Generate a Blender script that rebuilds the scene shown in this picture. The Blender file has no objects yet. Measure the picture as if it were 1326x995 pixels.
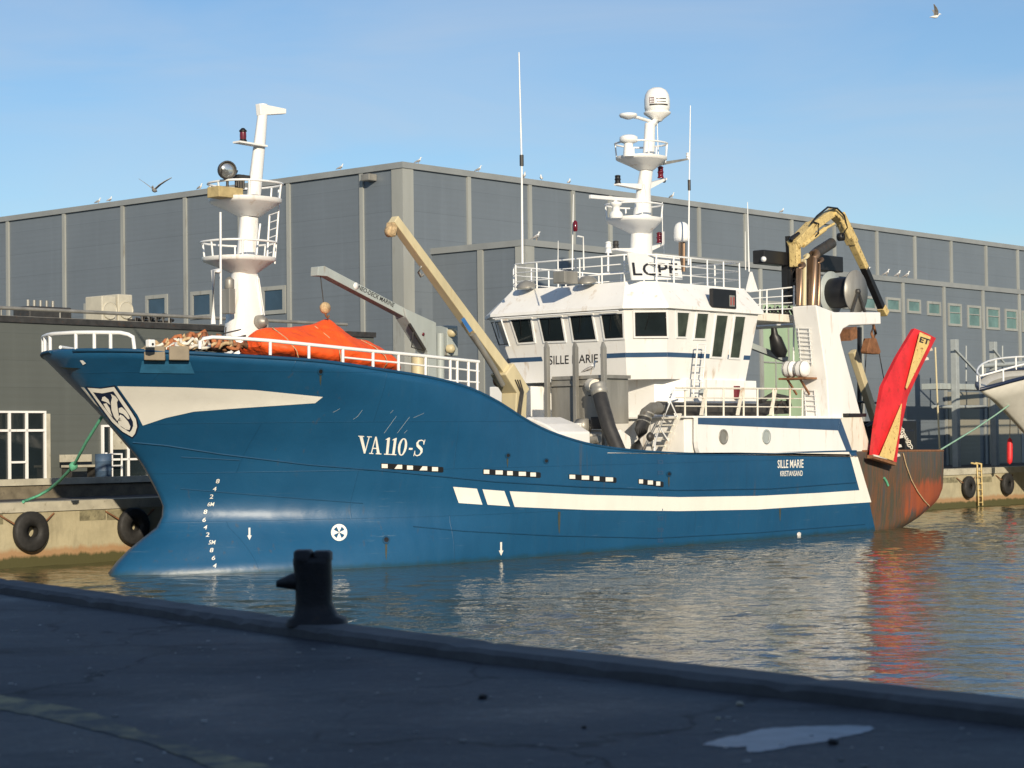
import bpy, bmesh, math, random
from mathutils import Vector, Matrix
from mathutils.bvhtree import BVHTree
random.seed(7)
C = bpy.context.scene.collection
sc = bpy.context.scene

# ------------------------------------------------------------------ camera, sky, sun, exposure
F, CX, CY, EYE = 2640.0, 663.0, 497.5, 3.4          # focal length and centre in photo pixels, eye height over the water
PITCH, ROLL, HEAD = math.atan(73.5 / F), 0.0125, math.radians(41)
cam_d = bpy.data.cameras.new('camera')
cam = bpy.data.objects.new('camera', cam_d); C.objects.link(cam)
cam_d.sensor_width = 36.0; cam_d.lens = F / 1326 * 36
cam_d.clip_start = 0.1; cam_d.clip_end = 3000
_c, _s = math.cos(PITCH), math.sin(PITCH)
_f, _u, _r = Vector((0, _c, _s)), Vector((0, -_s, _c)), Vector((1, 0, 0))
_eu = _r * math.cos(ROLL) - _u * math.sin(ROLL)
_ev = _r * math.sin(ROLL) + _u * math.cos(ROLL)
M = Matrix((_eu, _ev, -_f)).transposed().to_4x4(); M.translation = (0, 0, EYE)
cam.matrix_world = M
cam_d.dof.use_dof = True; cam_d.dof.focus_distance = 64; cam_d.dof.aperture_fstop = 3.0
sc.camera = cam

SUN_EL, SUN_AZ = math.radians(18.0), math.radians(168.5)      # azimuth from +Y towards +X: behind the viewer
w = bpy.data.worlds.new('World'); sc.world = w; w.use_nodes = True
nt = w.node_tree; nt.nodes.clear()
sky = nt.nodes.new('ShaderNodeTexSky'); sky.sky_type = 'NISHITA'; sky.sun_disc = False
sky.sun_elevation = SUN_EL; sky.sun_rotation = SUN_AZ; sky.air_density = 1.0; sky.dust_density = 0.45; sky.ozone_density = 4.0
bg = nt.nodes.new('ShaderNodeBackground'); bg.inputs[1].default_value = 0.118
wo = nt.nodes.new('ShaderNodeOutputWorld')
# a few thin wisps of cirrus, laid out by direction in the sky
tcw = nt.nodes.new('ShaderNodeTexCoord'); mpw = nt.nodes.new('ShaderNodeMapping'); mpw.inputs['Rotation'].default_value = (0, 0.5, 0.3); mpw.inputs['Scale'].default_value = (2.0, 2.0, 9.0)
nzw = nt.nodes.new('ShaderNodeTexNoise'); nzw.inputs['Scale'].default_value = 2.2; nzw.inputs['Detail'].default_value = 6; nzw.inputs['Distortion'].default_value = 0.6
rw_ = nt.nodes.new('ShaderNodeMapRange'); rw_.inputs[1].default_value = 0.45; rw_.inputs[2].default_value = 0.8; rw_.inputs[4].default_value = 0.42
mxw = nt.nodes.new('ShaderNodeMix'); mxw.data_type = 'RGBA'; mxw.inputs[7].default_value = (5.0, 5.4, 6.0, 1)
nt.links.new(tcw.outputs['Generated'], mpw.inputs[0]); nt.links.new(mpw.outputs[0], nzw.inputs['Vector']); nt.links.new(nzw.outputs['Fac'], rw_.inputs[0])
nt.links.new(rw_.outputs[0], mxw.inputs[0]); nt.links.new(sky.outputs[0], mxw.inputs[6]); nt.links.new(mxw.outputs[2], bg.inputs[0]); nt.links.new(bg.outputs[0], wo.inputs[0])
sun_d = bpy.data.lights.new('sun', 'SUN'); sun_d.energy = 4.95; sun_d.angle = math.radians(0.6); sun_d.color = (1.0, 0.87, 0.67)
sun = bpy.data.objects.new('sun', sun_d); C.objects.link(sun)
_sd = Vector((math.sin(SUN_AZ) * math.cos(SUN_EL), math.cos(SUN_AZ) * math.cos(SUN_EL), math.sin(SUN_EL)))
sun.rotation_euler = _sd.to_track_quat('Z', 'Y').to_euler(); sun.location = (10, -40, 40)
sc.view_settings.view_transform = 'Standard'; sc.view_settings.look = 'None'
sc.view_settings.exposure = 0.0; sc.view_settings.gamma = 1.0; sc.view_settings.use_curve_mapping = False

# ------------------------------------------------------------------ frames
# harbour frame: s runs aft along the moored ship, t to its port side (towards the viewer), z up from the water
AX = Vector((math.sin(HEAD), math.cos(HEAD), 0)); PX = Vector((math.cos(HEAD), -math.sin(HEAD), 0))
ROTZ = math.pi / 2 - HEAD
def ray(x, y):
    u, v = (x - CX) / F, -(y - CY) / F
    return (_f + _eu * u + _ev * v)
def pz_w(x, y, z):
    r = ray(x, y); k = (z - EYE) / r.z
    return Vector((r.x * k, r.y * k, z))
ORG = pz_w(145, 745, 0)
EYE_W = Vector((0, 0, EYE))
def to_h(wv):
    d = wv - ORG; return Vector((d.dot(AX), d.dot(PX), wv.z))
def to_w(h): return ORG + AX * h[0] + PX * h[1] + Vector((0, 0, h[2]))
EYE_H = to_h(EYE_W)
def ray_h(x, y):
    r = ray(x, y); return Vector((r.dot(AX), r.dot(PX), r.z))
def hit(x, y, p0, n):
    r = ray_h(x, y); n = Vector(n); k = (Vector(p0) - EYE_H).dot(n) / r.dot(n)
    return EYE_H + r * k
def pt(x, y, t): return hit(x, y, (0, t, 0), (0, 1, 0))
def ps(x, y, s): return hit(x, y, (s, 0, 0), (1, 0, 0))
def pz(x, y, z): return hit(x, y, (0, 0, z), (0, 0, 1))

# ------------------------------------------------------------------ materials
def new_mat(name):
    m = bpy.data.materials.new(name); m.use_nodes = True
    return m, m.node_tree, m.node_tree.nodes['Principled BSDF']
def coords(nt, scale=(1, 1, 1)):
    tc = nt.nodes.new('ShaderNodeTexCoord'); mp = nt.nodes.new('ShaderNodeMapping')
    mp.inputs['Scale'].default_value = scale
    nt.links.new(tc.outputs['Object'], mp.inputs[0]); return mp.outputs[0]
def noise(nt, vec, scale, detail=4, rough=0.55):
    n = nt.nodes.new('ShaderNodeTexNoise'); n.inputs['Scale'].default_value = scale
    n.inputs['Detail'].default_value = detail; n.inputs['Roughness'].default_value = rough
    nt.links.new(vec, n.inputs['Vector']); return n.outputs['Fac']
def ramp(nt, fac, p0, p1, c0=(0, 0, 0, 1), c1=(1, 1, 1, 1)):
    r = nt.nodes.new('ShaderNodeValToRGB'); r.color_ramp.elements[0].position = p0; r.color_ramp.elements[1].position = p1
    r.color_ramp.elements[0].color = c0; r.color_ramp.elements[1].color = c1
    nt.links.new(fac, r.inputs[0]); return r.outputs[0]
def band(nt, val, a, b, up=True):
    r = nt.nodes.new('ShaderNodeMapRange'); r.inputs[1].default_value = a; r.inputs[2].default_value = b
    r.inputs[3].default_value = 0.0 if up else 1.0; r.inputs[4].default_value = 1.0 if up else 0.0
    nt.links.new(val, r.inputs[0]); return r.outputs[0]
def mixc(nt, fac, a, b):
    m = nt.nodes.new('ShaderNodeMix'); m.data_type = 'RGBA'
    for sock, val in ((m.inputs[0], fac), (m.inputs[6], a), (m.inputs[7], b)):
        if isinstance(val, (int, float)): sock.default_value = val
        elif isinstance(val, tuple): sock.default_value = val if len(val) == 4 else val + (1,)
        else: nt.links.new(val, sock)
    return m.outputs[2]
def math_n(nt, op, a, b=None):
    m = nt.nodes.new('ShaderNodeMath'); m.operation = op
    for i, v in enumerate((a, b)):
        if v is None: continue
        if isinstance(v, (int, float)): m.inputs[i].default_value = v
        else: nt.links.new(v, m.inputs[i])
    return m.outputs[0]
def add_bump(nt, b, h, strength, dist=0.02):
    bp = nt.nodes.new('ShaderNodeBump'); bp.inputs['Strength'].default_value = strength; bp.inputs['Distance'].default_value = dist
    nt.links.new(h, bp.inputs['Height']); nt.links.new(bp.outputs[0], b.inputs['Normal'])
def mat(name, col, rough=0.5, metal=0.0, var=0.15, scale=3.0, stain=None, stain_lo=0.58, stain_hi=0.75, streak=False, bump=0.0, spec=0.5):
    m, nt, b = new_mat(name)
    v = coords(nt, (1, 1, 0.18) if streak else (1, 1, 1))
    n = noise(nt, v, scale)
    lo = tuple(c * (1 - var) for c in col); hi = tuple(min(1, c * (1 + var)) for c in col)
    c = mixc(nt, ramp(nt, n, 0.3, 0.7), lo, hi)
    if stain:
        n2 = noise(nt, v, scale * 1.7 + 1.3, 6, 0.65)
        c = mixc(nt, ramp(nt, n2, stain_lo, stain_hi), c, stain)
    nt.links.new(c, b.inputs['Base Color'])
    b.inputs['Roughness'].default_value = rough; b.inputs['Metallic'].default_value = metal
    b.inputs['Specular IOR Level'].default_value = spec
    if bump: add_bump(nt, b, noise(nt, coords(nt), scale * 6), bump)
    return m
MT = {}
MT['white'] = mat('white_paint', (0.84, 0.83, 0.80), 0.38, var=0.05, scale=1.2, stain=(0.50, 0.37, 0.24), stain_lo=0.58, stain_hi=0.80, streak=True, bump=0.06)
MT['white_clean'] = mat('white_enamel', (0.82, 0.82, 0.80), 0.3, var=0.03)
MT['white_rusty'] = mat('white_paint_rusty', (0.74, 0.70, 0.60), 0.5, var=0.08, scale=2.2, stain=(0.42, 0.20, 0.07), stain_lo=0.55, stain_hi=0.74, streak=True)
MT['decal_white'] = mat('hull_lettering_white', (0.86, 0.83, 0.75), 0.45, var=0.04, scale=1.5, stain=(0.62, 0.57, 0.44), stain_lo=0.62, stain_hi=0.9, streak=True)
MT['navy'] = mat('navy_trim', (0.035, 0.085, 0.17), 0.4, var=0.1)
MT['shield_navy'] = mat('shield_navy', (0.012, 0.02, 0.05), 0.4, var=0.1)
MT['black'] = mat('black_paint', (0.012, 0.012, 0.013), 0.45, var=0.2)
MT['rubber'] = mat('black_rubber', (0.022, 0.021, 0.020), 0.7, var=0.3, scale=9, bump=0.2)
MT['hose'] = mat('black_hose', (0.03, 0.029, 0.028), 0.5, var=0.25, scale=6)
MT['letter'] = mat('black_lettering', (0.02, 0.02, 0.025), 0.5)
MT['glass'] = mat('dark_window_glass', (0.015, 0.022, 0.025), 0.04, var=0.3, scale=0.7, spec=0.8)
MT['glass_blue'] = mat('blue_window_glass', (0.03, 0.06, 0.10), 0.06, var=0.3, scale=0.7, spec=0.8)
MT['glass_green'] = mat('green_window_glass', (0.12, 0.21, 0.20), 0.08, var=0.35, scale=0.8, spec=0.8)
MT['galv'] = mat('galvanised_steel', (0.30, 0.29, 0.26), 0.45, metal=0.35, var=0.22, scale=2.5, stain=(0.2, 0.14, 0.08), stain_lo=0.62, stain_hi=0.8, streak=True, bump=0.06)
MT['galv_dark'] = mat('dull_galvanised_steel', (0.17, 0.165, 0.15), 0.5, metal=0.3, var=0.25, scale=3, stain=(0.1, 0.07, 0.04), streak=True)
MT['steel_dark'] = mat('dark_steel', (0.06, 0.058, 0.055), 0.5, metal=0.4, var=0.3, scale=4, stain=(0.12, 0.06, 0.03))
MT['cream'] = mat('cream_paint', (0.58, 0.50, 0.31), 0.45, var=0.12, scale=2.0, stain=(0.40, 0.26, 0.10), stain_lo=0.62, stain_hi=0.8, streak=True)
MT['yellow'] = mat('worn_yellow_paint', (0.62, 0.47, 0.20), 0.5, var=0.15, scale=5, stain=(0.14, 0.08, 0.03), stain_lo=0.56, stain_hi=0.66)
MT['grey_paint'] = mat('grey_deck_paint', (0.37, 0.41, 0.40), 0.45, var=0.08, scale=2, stain=(0.25, 0.2, 0.14), streak=True)
MT['copper'] = mat('heat_brown_pipe', (0.26, 0.17, 0.11), 0.35, metal=0.7, var=0.3, scale=3, streak=True)
MT['orange'] = mat('orange_tarpaulin', (0.90, 0.105, 0.014), 0.6, var=0.12, scale=2.5, bump=0.35)
MT['red'] = mat('red_paint', (0.66, 0.026, 0.032), 0.5, var=0.2, scale=1.4, stain=(0.34, 0.03, 0.02), stain_lo=0.54, stain_hi=0.78, bump=0.08)
MT['door_bare'] = mat('scraped_yellow_steel', (0.74, 0.54, 0.20), 0.55, var=0.12, scale=4, stain=(0.28, 0.10, 0.03), stain_lo=0.56, stain_hi=0.68)
MT['rust'] = mat('rusty_steel', (0.22, 0.10, 0.045), 0.75, var=0.35, scale=5, stain=(0.07, 0.045, 0.03), bump=0.2)
MT['rope_tan'] = mat('tan_rope', (0.50, 0.36, 0.20), 0.85, var=0.3, scale=12, bump=0.4)
MT['rope_orange'] = mat('orange_netting', (0.42, 0.15, 0.06), 0.85, var=0.4, scale=10, bump=0.4)
MT['rope_green'] = mat('green_rope', (0.10, 0.36, 0.22), 0.8, var=0.2, scale=8)
MT['plate_brown'] = mat('brown_plate', (0.21, 0.17, 0.115), 0.6, var=0.15)
MT['lamp_glass'] = mat('lamp_glass', (0.55, 0.55, 0.52), 0.08, metal=0.8, var=0.2, scale=8)
MT['lamp_red'] = mat('red_lamp_lens', (0.13, 0.010, 0.02), 0.15, var=0.2)
MT['wood'] = mat('wood_board', (0.42, 0.33, 0.16), 0.7, var=0.25, scale=4)
MT['gull_white'] = mat('white_feathers', (0.76, 0.75, 0.72), 0.8, var=0.1)
MT['gull_grey'] = mat('grey_feathers', (0.30, 0.29, 0.28), 0.8, var=0.25, scale=14)
MT['blue_tag'] = mat('blue_sign_paint', (0.04, 0.16, 0.42), 0.4)
MT['run'] = mat('rust_run_brown', (0.055, 0.06, 0.045), 0.7, var=0.3, scale=6, streak=True)
MT['bead'] = mat('strake_blue', (0.010, 0.060, 0.13), 0.6, var=0.1, spec=0.25)
def cladding(name, col, seam=1.15, var=0.05, rough=0.42):
    m, nt, b = new_mat(name)
    v = coords(nt); n = noise(nt, v, 0.35, 3); n2 = noise(nt, coords(nt, (1, 1, 0.12)), 2.2, 5)
    c = mixc(nt, ramp(nt, n, 0.3, 0.7), tuple(x * (1 - var) for x in col), tuple(x * (1 + var) for x in col))
    c = mixc(nt, math_n(nt, 'MULTIPLY', ramp(nt, n2, 0.5, 0.8), 0.25), c, tuple(x * 0.75 for x in col))
    sep = nt.nodes.new('ShaderNodeSeparateXYZ'); nt.links.new(v, sep.inputs[0])
    fr = math_n(nt, 'FRACT', math_n(nt, 'DIVIDE', sep.outputs[2], seam))
    line = math_n(nt, 'LESS_THAN', fr, 0.025)
    c = mixc(nt, math_n(nt, 'MULTIPLY', line, 0.35), c, tuple(x * 0.55 for x in col))
    n4 = noise(nt, coords(nt, (1, 1, 0.04)), 1.3, 6, 0.7)
    c = mixc(nt, math_n(nt, 'MULTIPLY', ramp(nt, n4, 0.55, 0.75), 0.30), c, tuple(x * 1.35 for x in col))
    cell = nt.nodes.new('ShaderNodeTexWhiteNoise'); cell.noise_dimensions = '1D'; nt.links.new(math_n(nt, 'FLOOR', math_n(nt, 'DIVIDE', sep.outputs[2], seam)), cell.inputs['W'])
    c = mixc(nt, math_n(nt, 'MULTIPLY', cell.outputs['Value'], 0.14), c, tuple(x * 0.72 for x in col))
    nt.links.new(c, b.inputs['Base Color']); b.inputs['Roughness'].default_value = rough
    fr2 = math_n(nt, 'PINGPONG', math_n(nt, 'MULTIPLY', sep.outputs[2], 8.0), 1.0)
    add_bump(nt, b, math_n(nt, 'ADD', fr2, math_n(nt, 'MULTIPLY', n, 4)), 0.12, 0.02)
    return m
MT['clad'] = cladding('grey_blue_cladding', (0.15, 0.177, 0.205))
MT['clad_dark'] = cladding('dark_olive_cladding', (0.105, 0.115, 0.105), 0.9)
MT['clad_beige'] = cladding('beige_cladding', (0.27, 0.255, 0.205), 2.0)
MT['pilaster'] = mat('pale_flashing', (0.31, 0.32, 0.30), 0.5, var=0.12, scale=1.0, stain=(0.2, 0.19, 0.16), streak=True)
MT['trim_grey'] = mat('roof_trim_grey', (0.25, 0.265, 0.265), 0.5, var=0.1, scale=0.8)
MT['green_panel'] = mat('pale_green_glazing', (0.34, 0.46, 0.30), 0.25, var=0.15, scale=0.6, streak=True)
MT['asphalt'] = mat('dark_asphalt', (0.05, 0.05, 0.052), 0.85, var=0.25, scale=3, bump=0.3)
MT['aircon'] = mat('beige_sheet_metal', (0.50, 0.47, 0.38), 0.5, var=0.08)

def concrete_mat(name, col):
    m, nt, b = new_mat(name)
    v = coords(nt); n = noise(nt, v, 0.9, 6, 0.65); n2 = noise(nt, coords(nt, (1, 1, 0.2)), 3.0, 6, 0.7)
    c = mixc(nt, ramp(nt, n, 0.3, 0.7), tuple(x * 0.78 for x in col), tuple(x * 1.15 for x in col))
    c = mixc(nt, math_n(nt, 'MULTIPLY', ramp(nt, n2, 0.5, 0.75), 0.5), c, tuple(x * 0.5 for x in col))
    sep = nt.nodes.new('ShaderNodeSeparateXYZ'); nt.links.new(v, sep.inputs[0])
    z = math_n(nt, 'ADD', sep.outputs[2], math_n(nt, 'MULTIPLY', math_n(nt, 'SUBTRACT', n2, 0.5), 0.35))
    rustb = math_n(nt, 'MULTIPLY', ramp(nt, z, 0.42, 0.55, (1, 1, 1, 1), (0, 0, 0, 1)), 0.65)
    c = mixc(nt, rustb, c, (0.34, 0.15, 0.05))
    weed = ramp(nt, z, 0.24, 0.33, (1, 1, 1, 1), (0, 0, 0, 1))
    c = mixc(nt, weed, c, (0.075, 0.07, 0.025))
    nt.links.new(c, b.inputs['Base Color']); b.inputs['Roughness'].default_value = 0.85
    add_bump(nt, b, noise(nt, v, 9, 6), 0.5, 0.02)
    return m
MT['quay_wall'] = concrete_mat('quay_concrete', (0.42, 0.37, 0.24))
MT['conc_pale'] = mat('pale_concrete', (0.44, 0.41, 0.32), 0.85, var=0.18, scale=2, stain=(0.2, 0.17, 0.11), bump=0.2)
MT['conc_patch'] = mat('weedy_concrete_patch', (0.24, 0.215, 0.13), 0.9, var=0.35, scale=3.0, stain=(0.11, 0.10, 0.06), stain_lo=0.48, stain_hi=0.7)
MT['conc_grime'] = mat('grimy_concrete', (0.17, 0.145, 0.10), 0.85, var=0.3, scale=2.4, stain=(0.07, 0.06, 0.05), bump=0.3)

def hull_mat():
    m, nt, b = new_mat('hull_paint')
    v = coords(nt); sep = nt.nodes.new('ShaderNodeSeparateXYZ'); nt.links.new(v, sep.inputs[0])
    n = noise(nt, v, 0.5, 4); st = noise(nt, coords(nt, (1, 1, 0.08)), 2.5, 6, 0.65); fine = noise(nt, v, 7, 5, 0.7)
    blue = mixc(nt, ramp(nt, n, 0.3, 0.7), (0.008, 0.070, 0.160), (0.011, 0.085, 0.188))
    blue = mixc(nt, math_n(nt, 'MULTIPLY', ramp(nt, st, 0.55, 0.78), 0.22), blue, (0.035, 0.10, 0.17))
    blue = mixc(nt, math_n(nt, 'MULTIPLY', ramp(nt, fine, 0.66, 0.74), 0.12), blue, (0.10, 0.16, 0.20))
    runs = math_n(nt, 'MULTIPLY', ramp(nt, noise(nt, coords(nt, (1, 1, 0.05)), 4.5, 4, 0.6), 0.62, 0.72), ramp(nt, noise(nt, v, 0.45, 3), 0.48, 0.62))
    blue = mixc(nt, math_n(nt, 'MULTIPLY', runs, 0.40), blue, (0.10, 0.075, 0.045))
    scr = math_n(nt, 'MULTIPLY', ramp(nt, noise(nt, coords(nt, (0.22, 0.22, 5)), 3.0, 5, 0.7), 0.63, 0.70), math_n(nt, 'MULTIPLY', band(nt, sep.outputs[2], 1.6, 2.4, False), band(nt, sep.outputs[2], 0.3, 0.6)))
    blue = mixc(nt, math_n(nt, 'MULTIPLY', scr, 0.38), blue, (0.14, 0.20, 0.25))
    cxz = nt.nodes.new('ShaderNodeCombineXYZ'); nt.links.new(sep.outputs[0], cxz.inputs[0]); nt.links.new(sep.outputs[2], cxz.inputs[1])
    brk = nt.nodes.new('ShaderNodeTexBrick'); nt.links.new(cxz.outputs[0], brk.inputs['Vector']); brk.inputs['Scale'].default_value = 1.0
    brk.inputs['Brick Width'].default_value = 5.6; brk.inputs['Row Height'].default_value = 1.32; brk.inputs['Mortar Size'].default_value = 0.014; brk.inputs['Mortar Smooth'].default_value = 0.4
    blue = mixc(nt, math_n(nt, 'MULTIPLY', brk.outputs['Fac'], 0.28), blue, (0.004, 0.035, 0.08))
    # algae and scum just over the water
    zz = math_n(nt, 'ADD', sep.outputs[2], math_n(nt, 'MULTIPLY', math_n(nt, 'SUBTRACT', st, 0.5), 0.25))
    blue = mixc(nt, math_n(nt, 'MULTIPLY', ramp(nt, zz, 0.03, 0.14, (1, 1, 1, 1), (0, 0, 0, 1)), 0.5), blue, (0.02, 0.05, 0.05))
    # worn stern plating: grey blue, brown and orange streaks
    st2 = noise(nt, coords(nt, (1, 1, 0.07)), 3.6, 6, 0.7)
    r1 = mixc(nt, ramp(nt, st2, 0.36, 0.52), (0.040, 0.066, 0.078), (0.135, 0.062, 0.028))
    r1 = mixc(nt, ramp(nt, noise(nt, coords(nt, (1, 1, 0.12)), 6.5, 6, 0.7), 0.47, 0.58), r1, (0.07, 0.062, 0.04))
    zr = math_n(nt, 'ADD', sep.outputs[2], math_n(nt, 'MULTIPLY', math_n(nt, 'SUBTRACT', st2, 0.5), 1.5))
    redn = math_n(nt, 'ADD', sep.outputs[0], math_n(nt, 'MULTIPLY', math_n(nt, 'SUBTRACT', st2, 0.5), 2.6))
    red_s = band(nt, redn, 32.4, 33.2)
    red_z = band(nt, zr, 1.5, 1.75, False)
    red_z2 = band(nt, zr, 0.40, 0.65)
    rf = math_n(nt, 'MULTIPLY', math_n(nt, 'MULTIPLY', red_s, red_z), math_n(nt, 'MULTIPLY', red_z2, 0.85))
    r1 = mixc(nt, math_n(nt, 'MULTIPLY', ramp(nt, noise(nt, coords(nt, (1, 1, 0.03)), 9, 4, 0.6), 0.58, 0.68), 0.5), r1, (0.22, 0.09, 0.03))
    r1 = mixc(nt, math_n(nt, 'MULTIPLY', band(nt, zr, 1.8, 2.8), 0.35), r1, (0.050, 0.080, 0.092))
    r1 = mixc(nt, rf, r1, mixc(nt, ramp(nt, st, 0.35, 0.7), (0.36, 0.075, 0.022), (0.24, 0.055, 0.025)))
    edge = math_n(nt, 'SUBTRACT', sep.outputs[0], math_n(nt, 'MULTIPLY', math_n(nt, 'SUBTRACT', 2.9, sep.outputs[2]), STERN_K))
    isr = math_n(nt, 'GREATER_THAN', edge, STERN_S)
    c = mixc(nt, isr, blue, r1)
    nt.links.new(c, b.inputs['Base Color'])
    rr = nt.nodes.new('ShaderNodeMapRange'); rr.inputs[3].default_value = 0.40; rr.inputs[4].default_value = 0.75
    nt.links.new(isr, rr.inputs[0]); nt.links.new(rr.outputs[0], b.inputs['Roughness'])
    h = math_n(nt, 'ADD', math_n(nt, 'MULTIPLY', noise(nt, coords(nt, (1, 1, 0.6)), 1.1, 2), 1.0), math_n(nt, 'MULTIPLY', noise(nt, v, 7, 4, 0.65), 0.16))
    dent = math_n(nt, 'MULTIPLY', math_n(nt, 'SINE', math_n(nt, 'MULTIPLY', sep.outputs[0], 10.2)), ramp(nt, noise(nt, coords(nt, (1, 1, 0.5)), 0.7, 2), 0.4, 0.7))
    h = math_n(nt, 'ADD', h, math_n(nt, 'MULTIPLY', dent, 0.16)); h = math_n(nt, 'ADD', h, math_n(nt, 'MULTIPLY', brk.outputs['Fac'], 0.10))
    add_bump(nt, b, h, 0.55, 0.05)
    return m
def water_mat():
    m, nt, b = new_mat('harbour_water')
    b.inputs['Base Color'].default_value = (0.070, 0.066, 0.032, 1); b.inputs['Roughness'].default_value = 0.03
    b.inputs['IOR'].default_value = 1.333
    tc = nt.nodes.new('ShaderNodeTexCoord')
    def nz(scale, sx, sy, rot, detail=3):
        mp = nt.nodes.new('ShaderNodeMapping'); mp.inputs['Scale'].default_value = (sx, sy, 1); mp.inputs['Rotation'].default_value = (0, 0, rot)
        nt.links.new(tc.outputs['Object'], mp.inputs[0])
        return noise(nt, mp.outputs[0], scale, detail, 0.5)
    add_bump(nt, b, nz(3.2, 1, 1.3, -0.2), 0.5, 0.04)
    return m

# ------------------------------------------------------------------ mesh building
def root_of(o):
    while o.parent: o = o.parent
    return o
class MB:
    """collects geometry in the harbour frame (s, t, z) and links it as one mesh object"""
    def __init__(self): self.v = []; self.f = []; self.smooth = []
    def add(self, vs, fs, smooth=False):
        n = len(self.v); self.v += [Vector(p) for p in vs]
        for f in fs: self.f.append([i + n for i in f]); self.smooth.append(smooth)
        return self
    def hexa(self, p):      # eight corners: bottom ring then top ring
        return self.add(p, [(3, 2, 1, 0), (4, 5, 6, 7), (0, 1, 5, 4), (1, 2, 6, 5), (2, 3, 7, 6), (3, 0, 4, 7)])
    def box(self, a, b):
        (x0, y0, z0), (x1, y1, z1) = a, b
        return self.hexa([(x0, y0, z0), (x1, y0, z0), (x1, y1, z0), (x0, y1, z0), (x0, y0, z1), (x1, y0, z1), (x1, y1, z1), (x0, y1, z1)])
    def beam(self, a, b, w, h, up=(0, 0, 1), w2=None, h2=None):
        a, b = Vector(a), Vector(b); d = (b - a).normalized(); up = Vector(up)
        sd = d.cross(up)
        if sd.length < 1e-4: sd = d.cross(Vector((1, 0, 0)))
        sd.normalize(); u = sd.cross(d).normalized(); w2 = w2 or w; h2 = h2 or h
        def ring(c, w, h): return [c - sd * w / 2 - u * h / 2, c + sd * w / 2 - u * h / 2, c + sd * w / 2 + u * h / 2, c - sd * w / 2 + u * h / 2]
        return self.hexa(ring(a, w, h) + ring(b, w2, h2))
    def tube(self, pts, r, n=8, r2=None, closed=False):
        pts = [Vector(p) for p in pts]
        if len(pts) < 2: return self
        rings = []; m = len(pts)
        for i, p in enumerate(pts):
            if closed: d = pts[(i + 1) % m] - pts[i - 1]
            elif i == 0: d = pts[1] - p
            elif i == m - 1: d = p - pts[-2]
            else: d = (pts[i + 1] - p).normalized() + (p - pts[i - 1]).normalized()
            if d.length < 1e-6: d = Vector((0, 0, 1))
            d.normalize(); ref = Vector((0, 0, 1)) if abs(d.z) < 0.9 else Vector((1, 0, 0))
            x = d.cross(ref).normalized(); y = x.cross(d)
            rr = r if r2 is None else r + (r2 - r) * i / (m - 1)
            rings.append([p + (x * math.cos(a) + y * math.sin(a)) * rr for a in [2 * math.pi * k / n for k in range(n)]])
        vs = [q for rg in rings for q in rg]; fs = []
        for i in range(m if closed else m - 1):
            i2 = (i + 1) % m
            for k in range(n): fs.append((i * n + k, i * n + (k + 1) % n, i2 * n + (k + 1) % n, i2 * n + k))
        self.add(vs, fs, True)
        if not closed:
            self.add(rings[0], [tuple(range(n))[::-1]]); self.add(rings[-1], [tuple(range(n))])
        return self
    def loft(self, rings, cap=True, smooth=True):
        n = len(rings[0]); vs = [q for rg in rings for q in rg]; fs = []
        for i in range(len(rings) - 1):
            for k in range(n): fs.append((i * n + k, i * n + (k + 1) % n, (i + 1) * n + (k + 1) % n, (i + 1) * n + k))
        self.add(vs, fs, smooth)
        if cap: self.add(rings[0], [tuple(range(n))[::-1]]); self.add(rings[-1], [tuple(range(n))])
        return self
    def lathe(self, c, prof, axis=(0, 0, 1), n=20, sx=1.0):
        c = Vector(c); ax = Vector(axis).normalized(); ref = Vector((1, 0, 0)) if abs(ax.x) < 0.9 else Vector((0, 1, 0))
        x = ax.cross(ref).normalized(); y = ax.cross(x)
        return self.loft([[c + ax * h + (x * math.cos(2 * math.pi * k / n) + y * math.sin(2 * math.pi * k / n)) * max(r, 1e-3) for k in range(n)] for r, h in prof])
    def prism(self, poly, d):   # planar polygon (3-D points) swept along vector d
        poly = [Vector(p) for p in poly]; d = Vector(d); n = len(poly)
        return self.add(poly + [p + d for p in poly], [tuple(range(n))[::-1], tuple(range(n, 2 * n))] + [(i, (i + 1) % n, (i + 1) % n + n, i + n) for i in range(n)])
    def build(self, name, material, parent=None, bevel=0.0, world=False, origin=None, subsurf=0):
        me = bpy.data.meshes.new(name)
        if world: vs = [p - Vector(origin or (0, 0, 0)) for p in self.v]
        else:
            o = Vector(origin) if origin is not None else Vector(root_of(parent)['base'] if parent else (0, 0, 0))
            vs = [Vector((p.x - o.x, -(p.y - o.y), p.z - o.z)) for p in self.v]
        me.from_pydata([tuple(p) for p in vs], [], self.f)
        for p, s in zip(me.polygons, self.smooth): p.use_smooth = s
        bm = bmesh.new(); bm.from_mesh(me); bmesh.ops.recalc_face_normals(bm, faces=bm.faces); bm.to_mesh(me); bm.free()
        me.materials.append(material)
        ob = bpy.data.objects.new(name, me); C.objects.link(ob)
        if parent: ob.parent = parent
        elif not world: ob.location = to_w(o); ob.rotation_euler = (0, 0, ROTZ); 
        elif origin: ob.location = origin
        if bevel:
            md = ob.modifiers.new('bevel', 'BEVEL'); md.width = bevel; md.segments = 2; md.limit_method = 'ANGLE'
        return ob
def tag(o, label=None, cat=None, group=None, kind=None):
    if label: o['label'] = label
    if cat: o['category'] = cat
    if group: o['group'] = group
    if kind: o['kind'] = kind
    return o
def thing(name, label, cat, base, group=None):
    o = bpy.data.objects.new(name, None); C.objects.link(o)
    o.location = to_w(base); o.rotation_euler = (0, 0, ROTZ); o['base'] = list(base); o.empty_display_size = 0.3
    return tag(o, label, cat, group)
def children_of(o): return [c for c in C.objects if c.parent == o]
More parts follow.
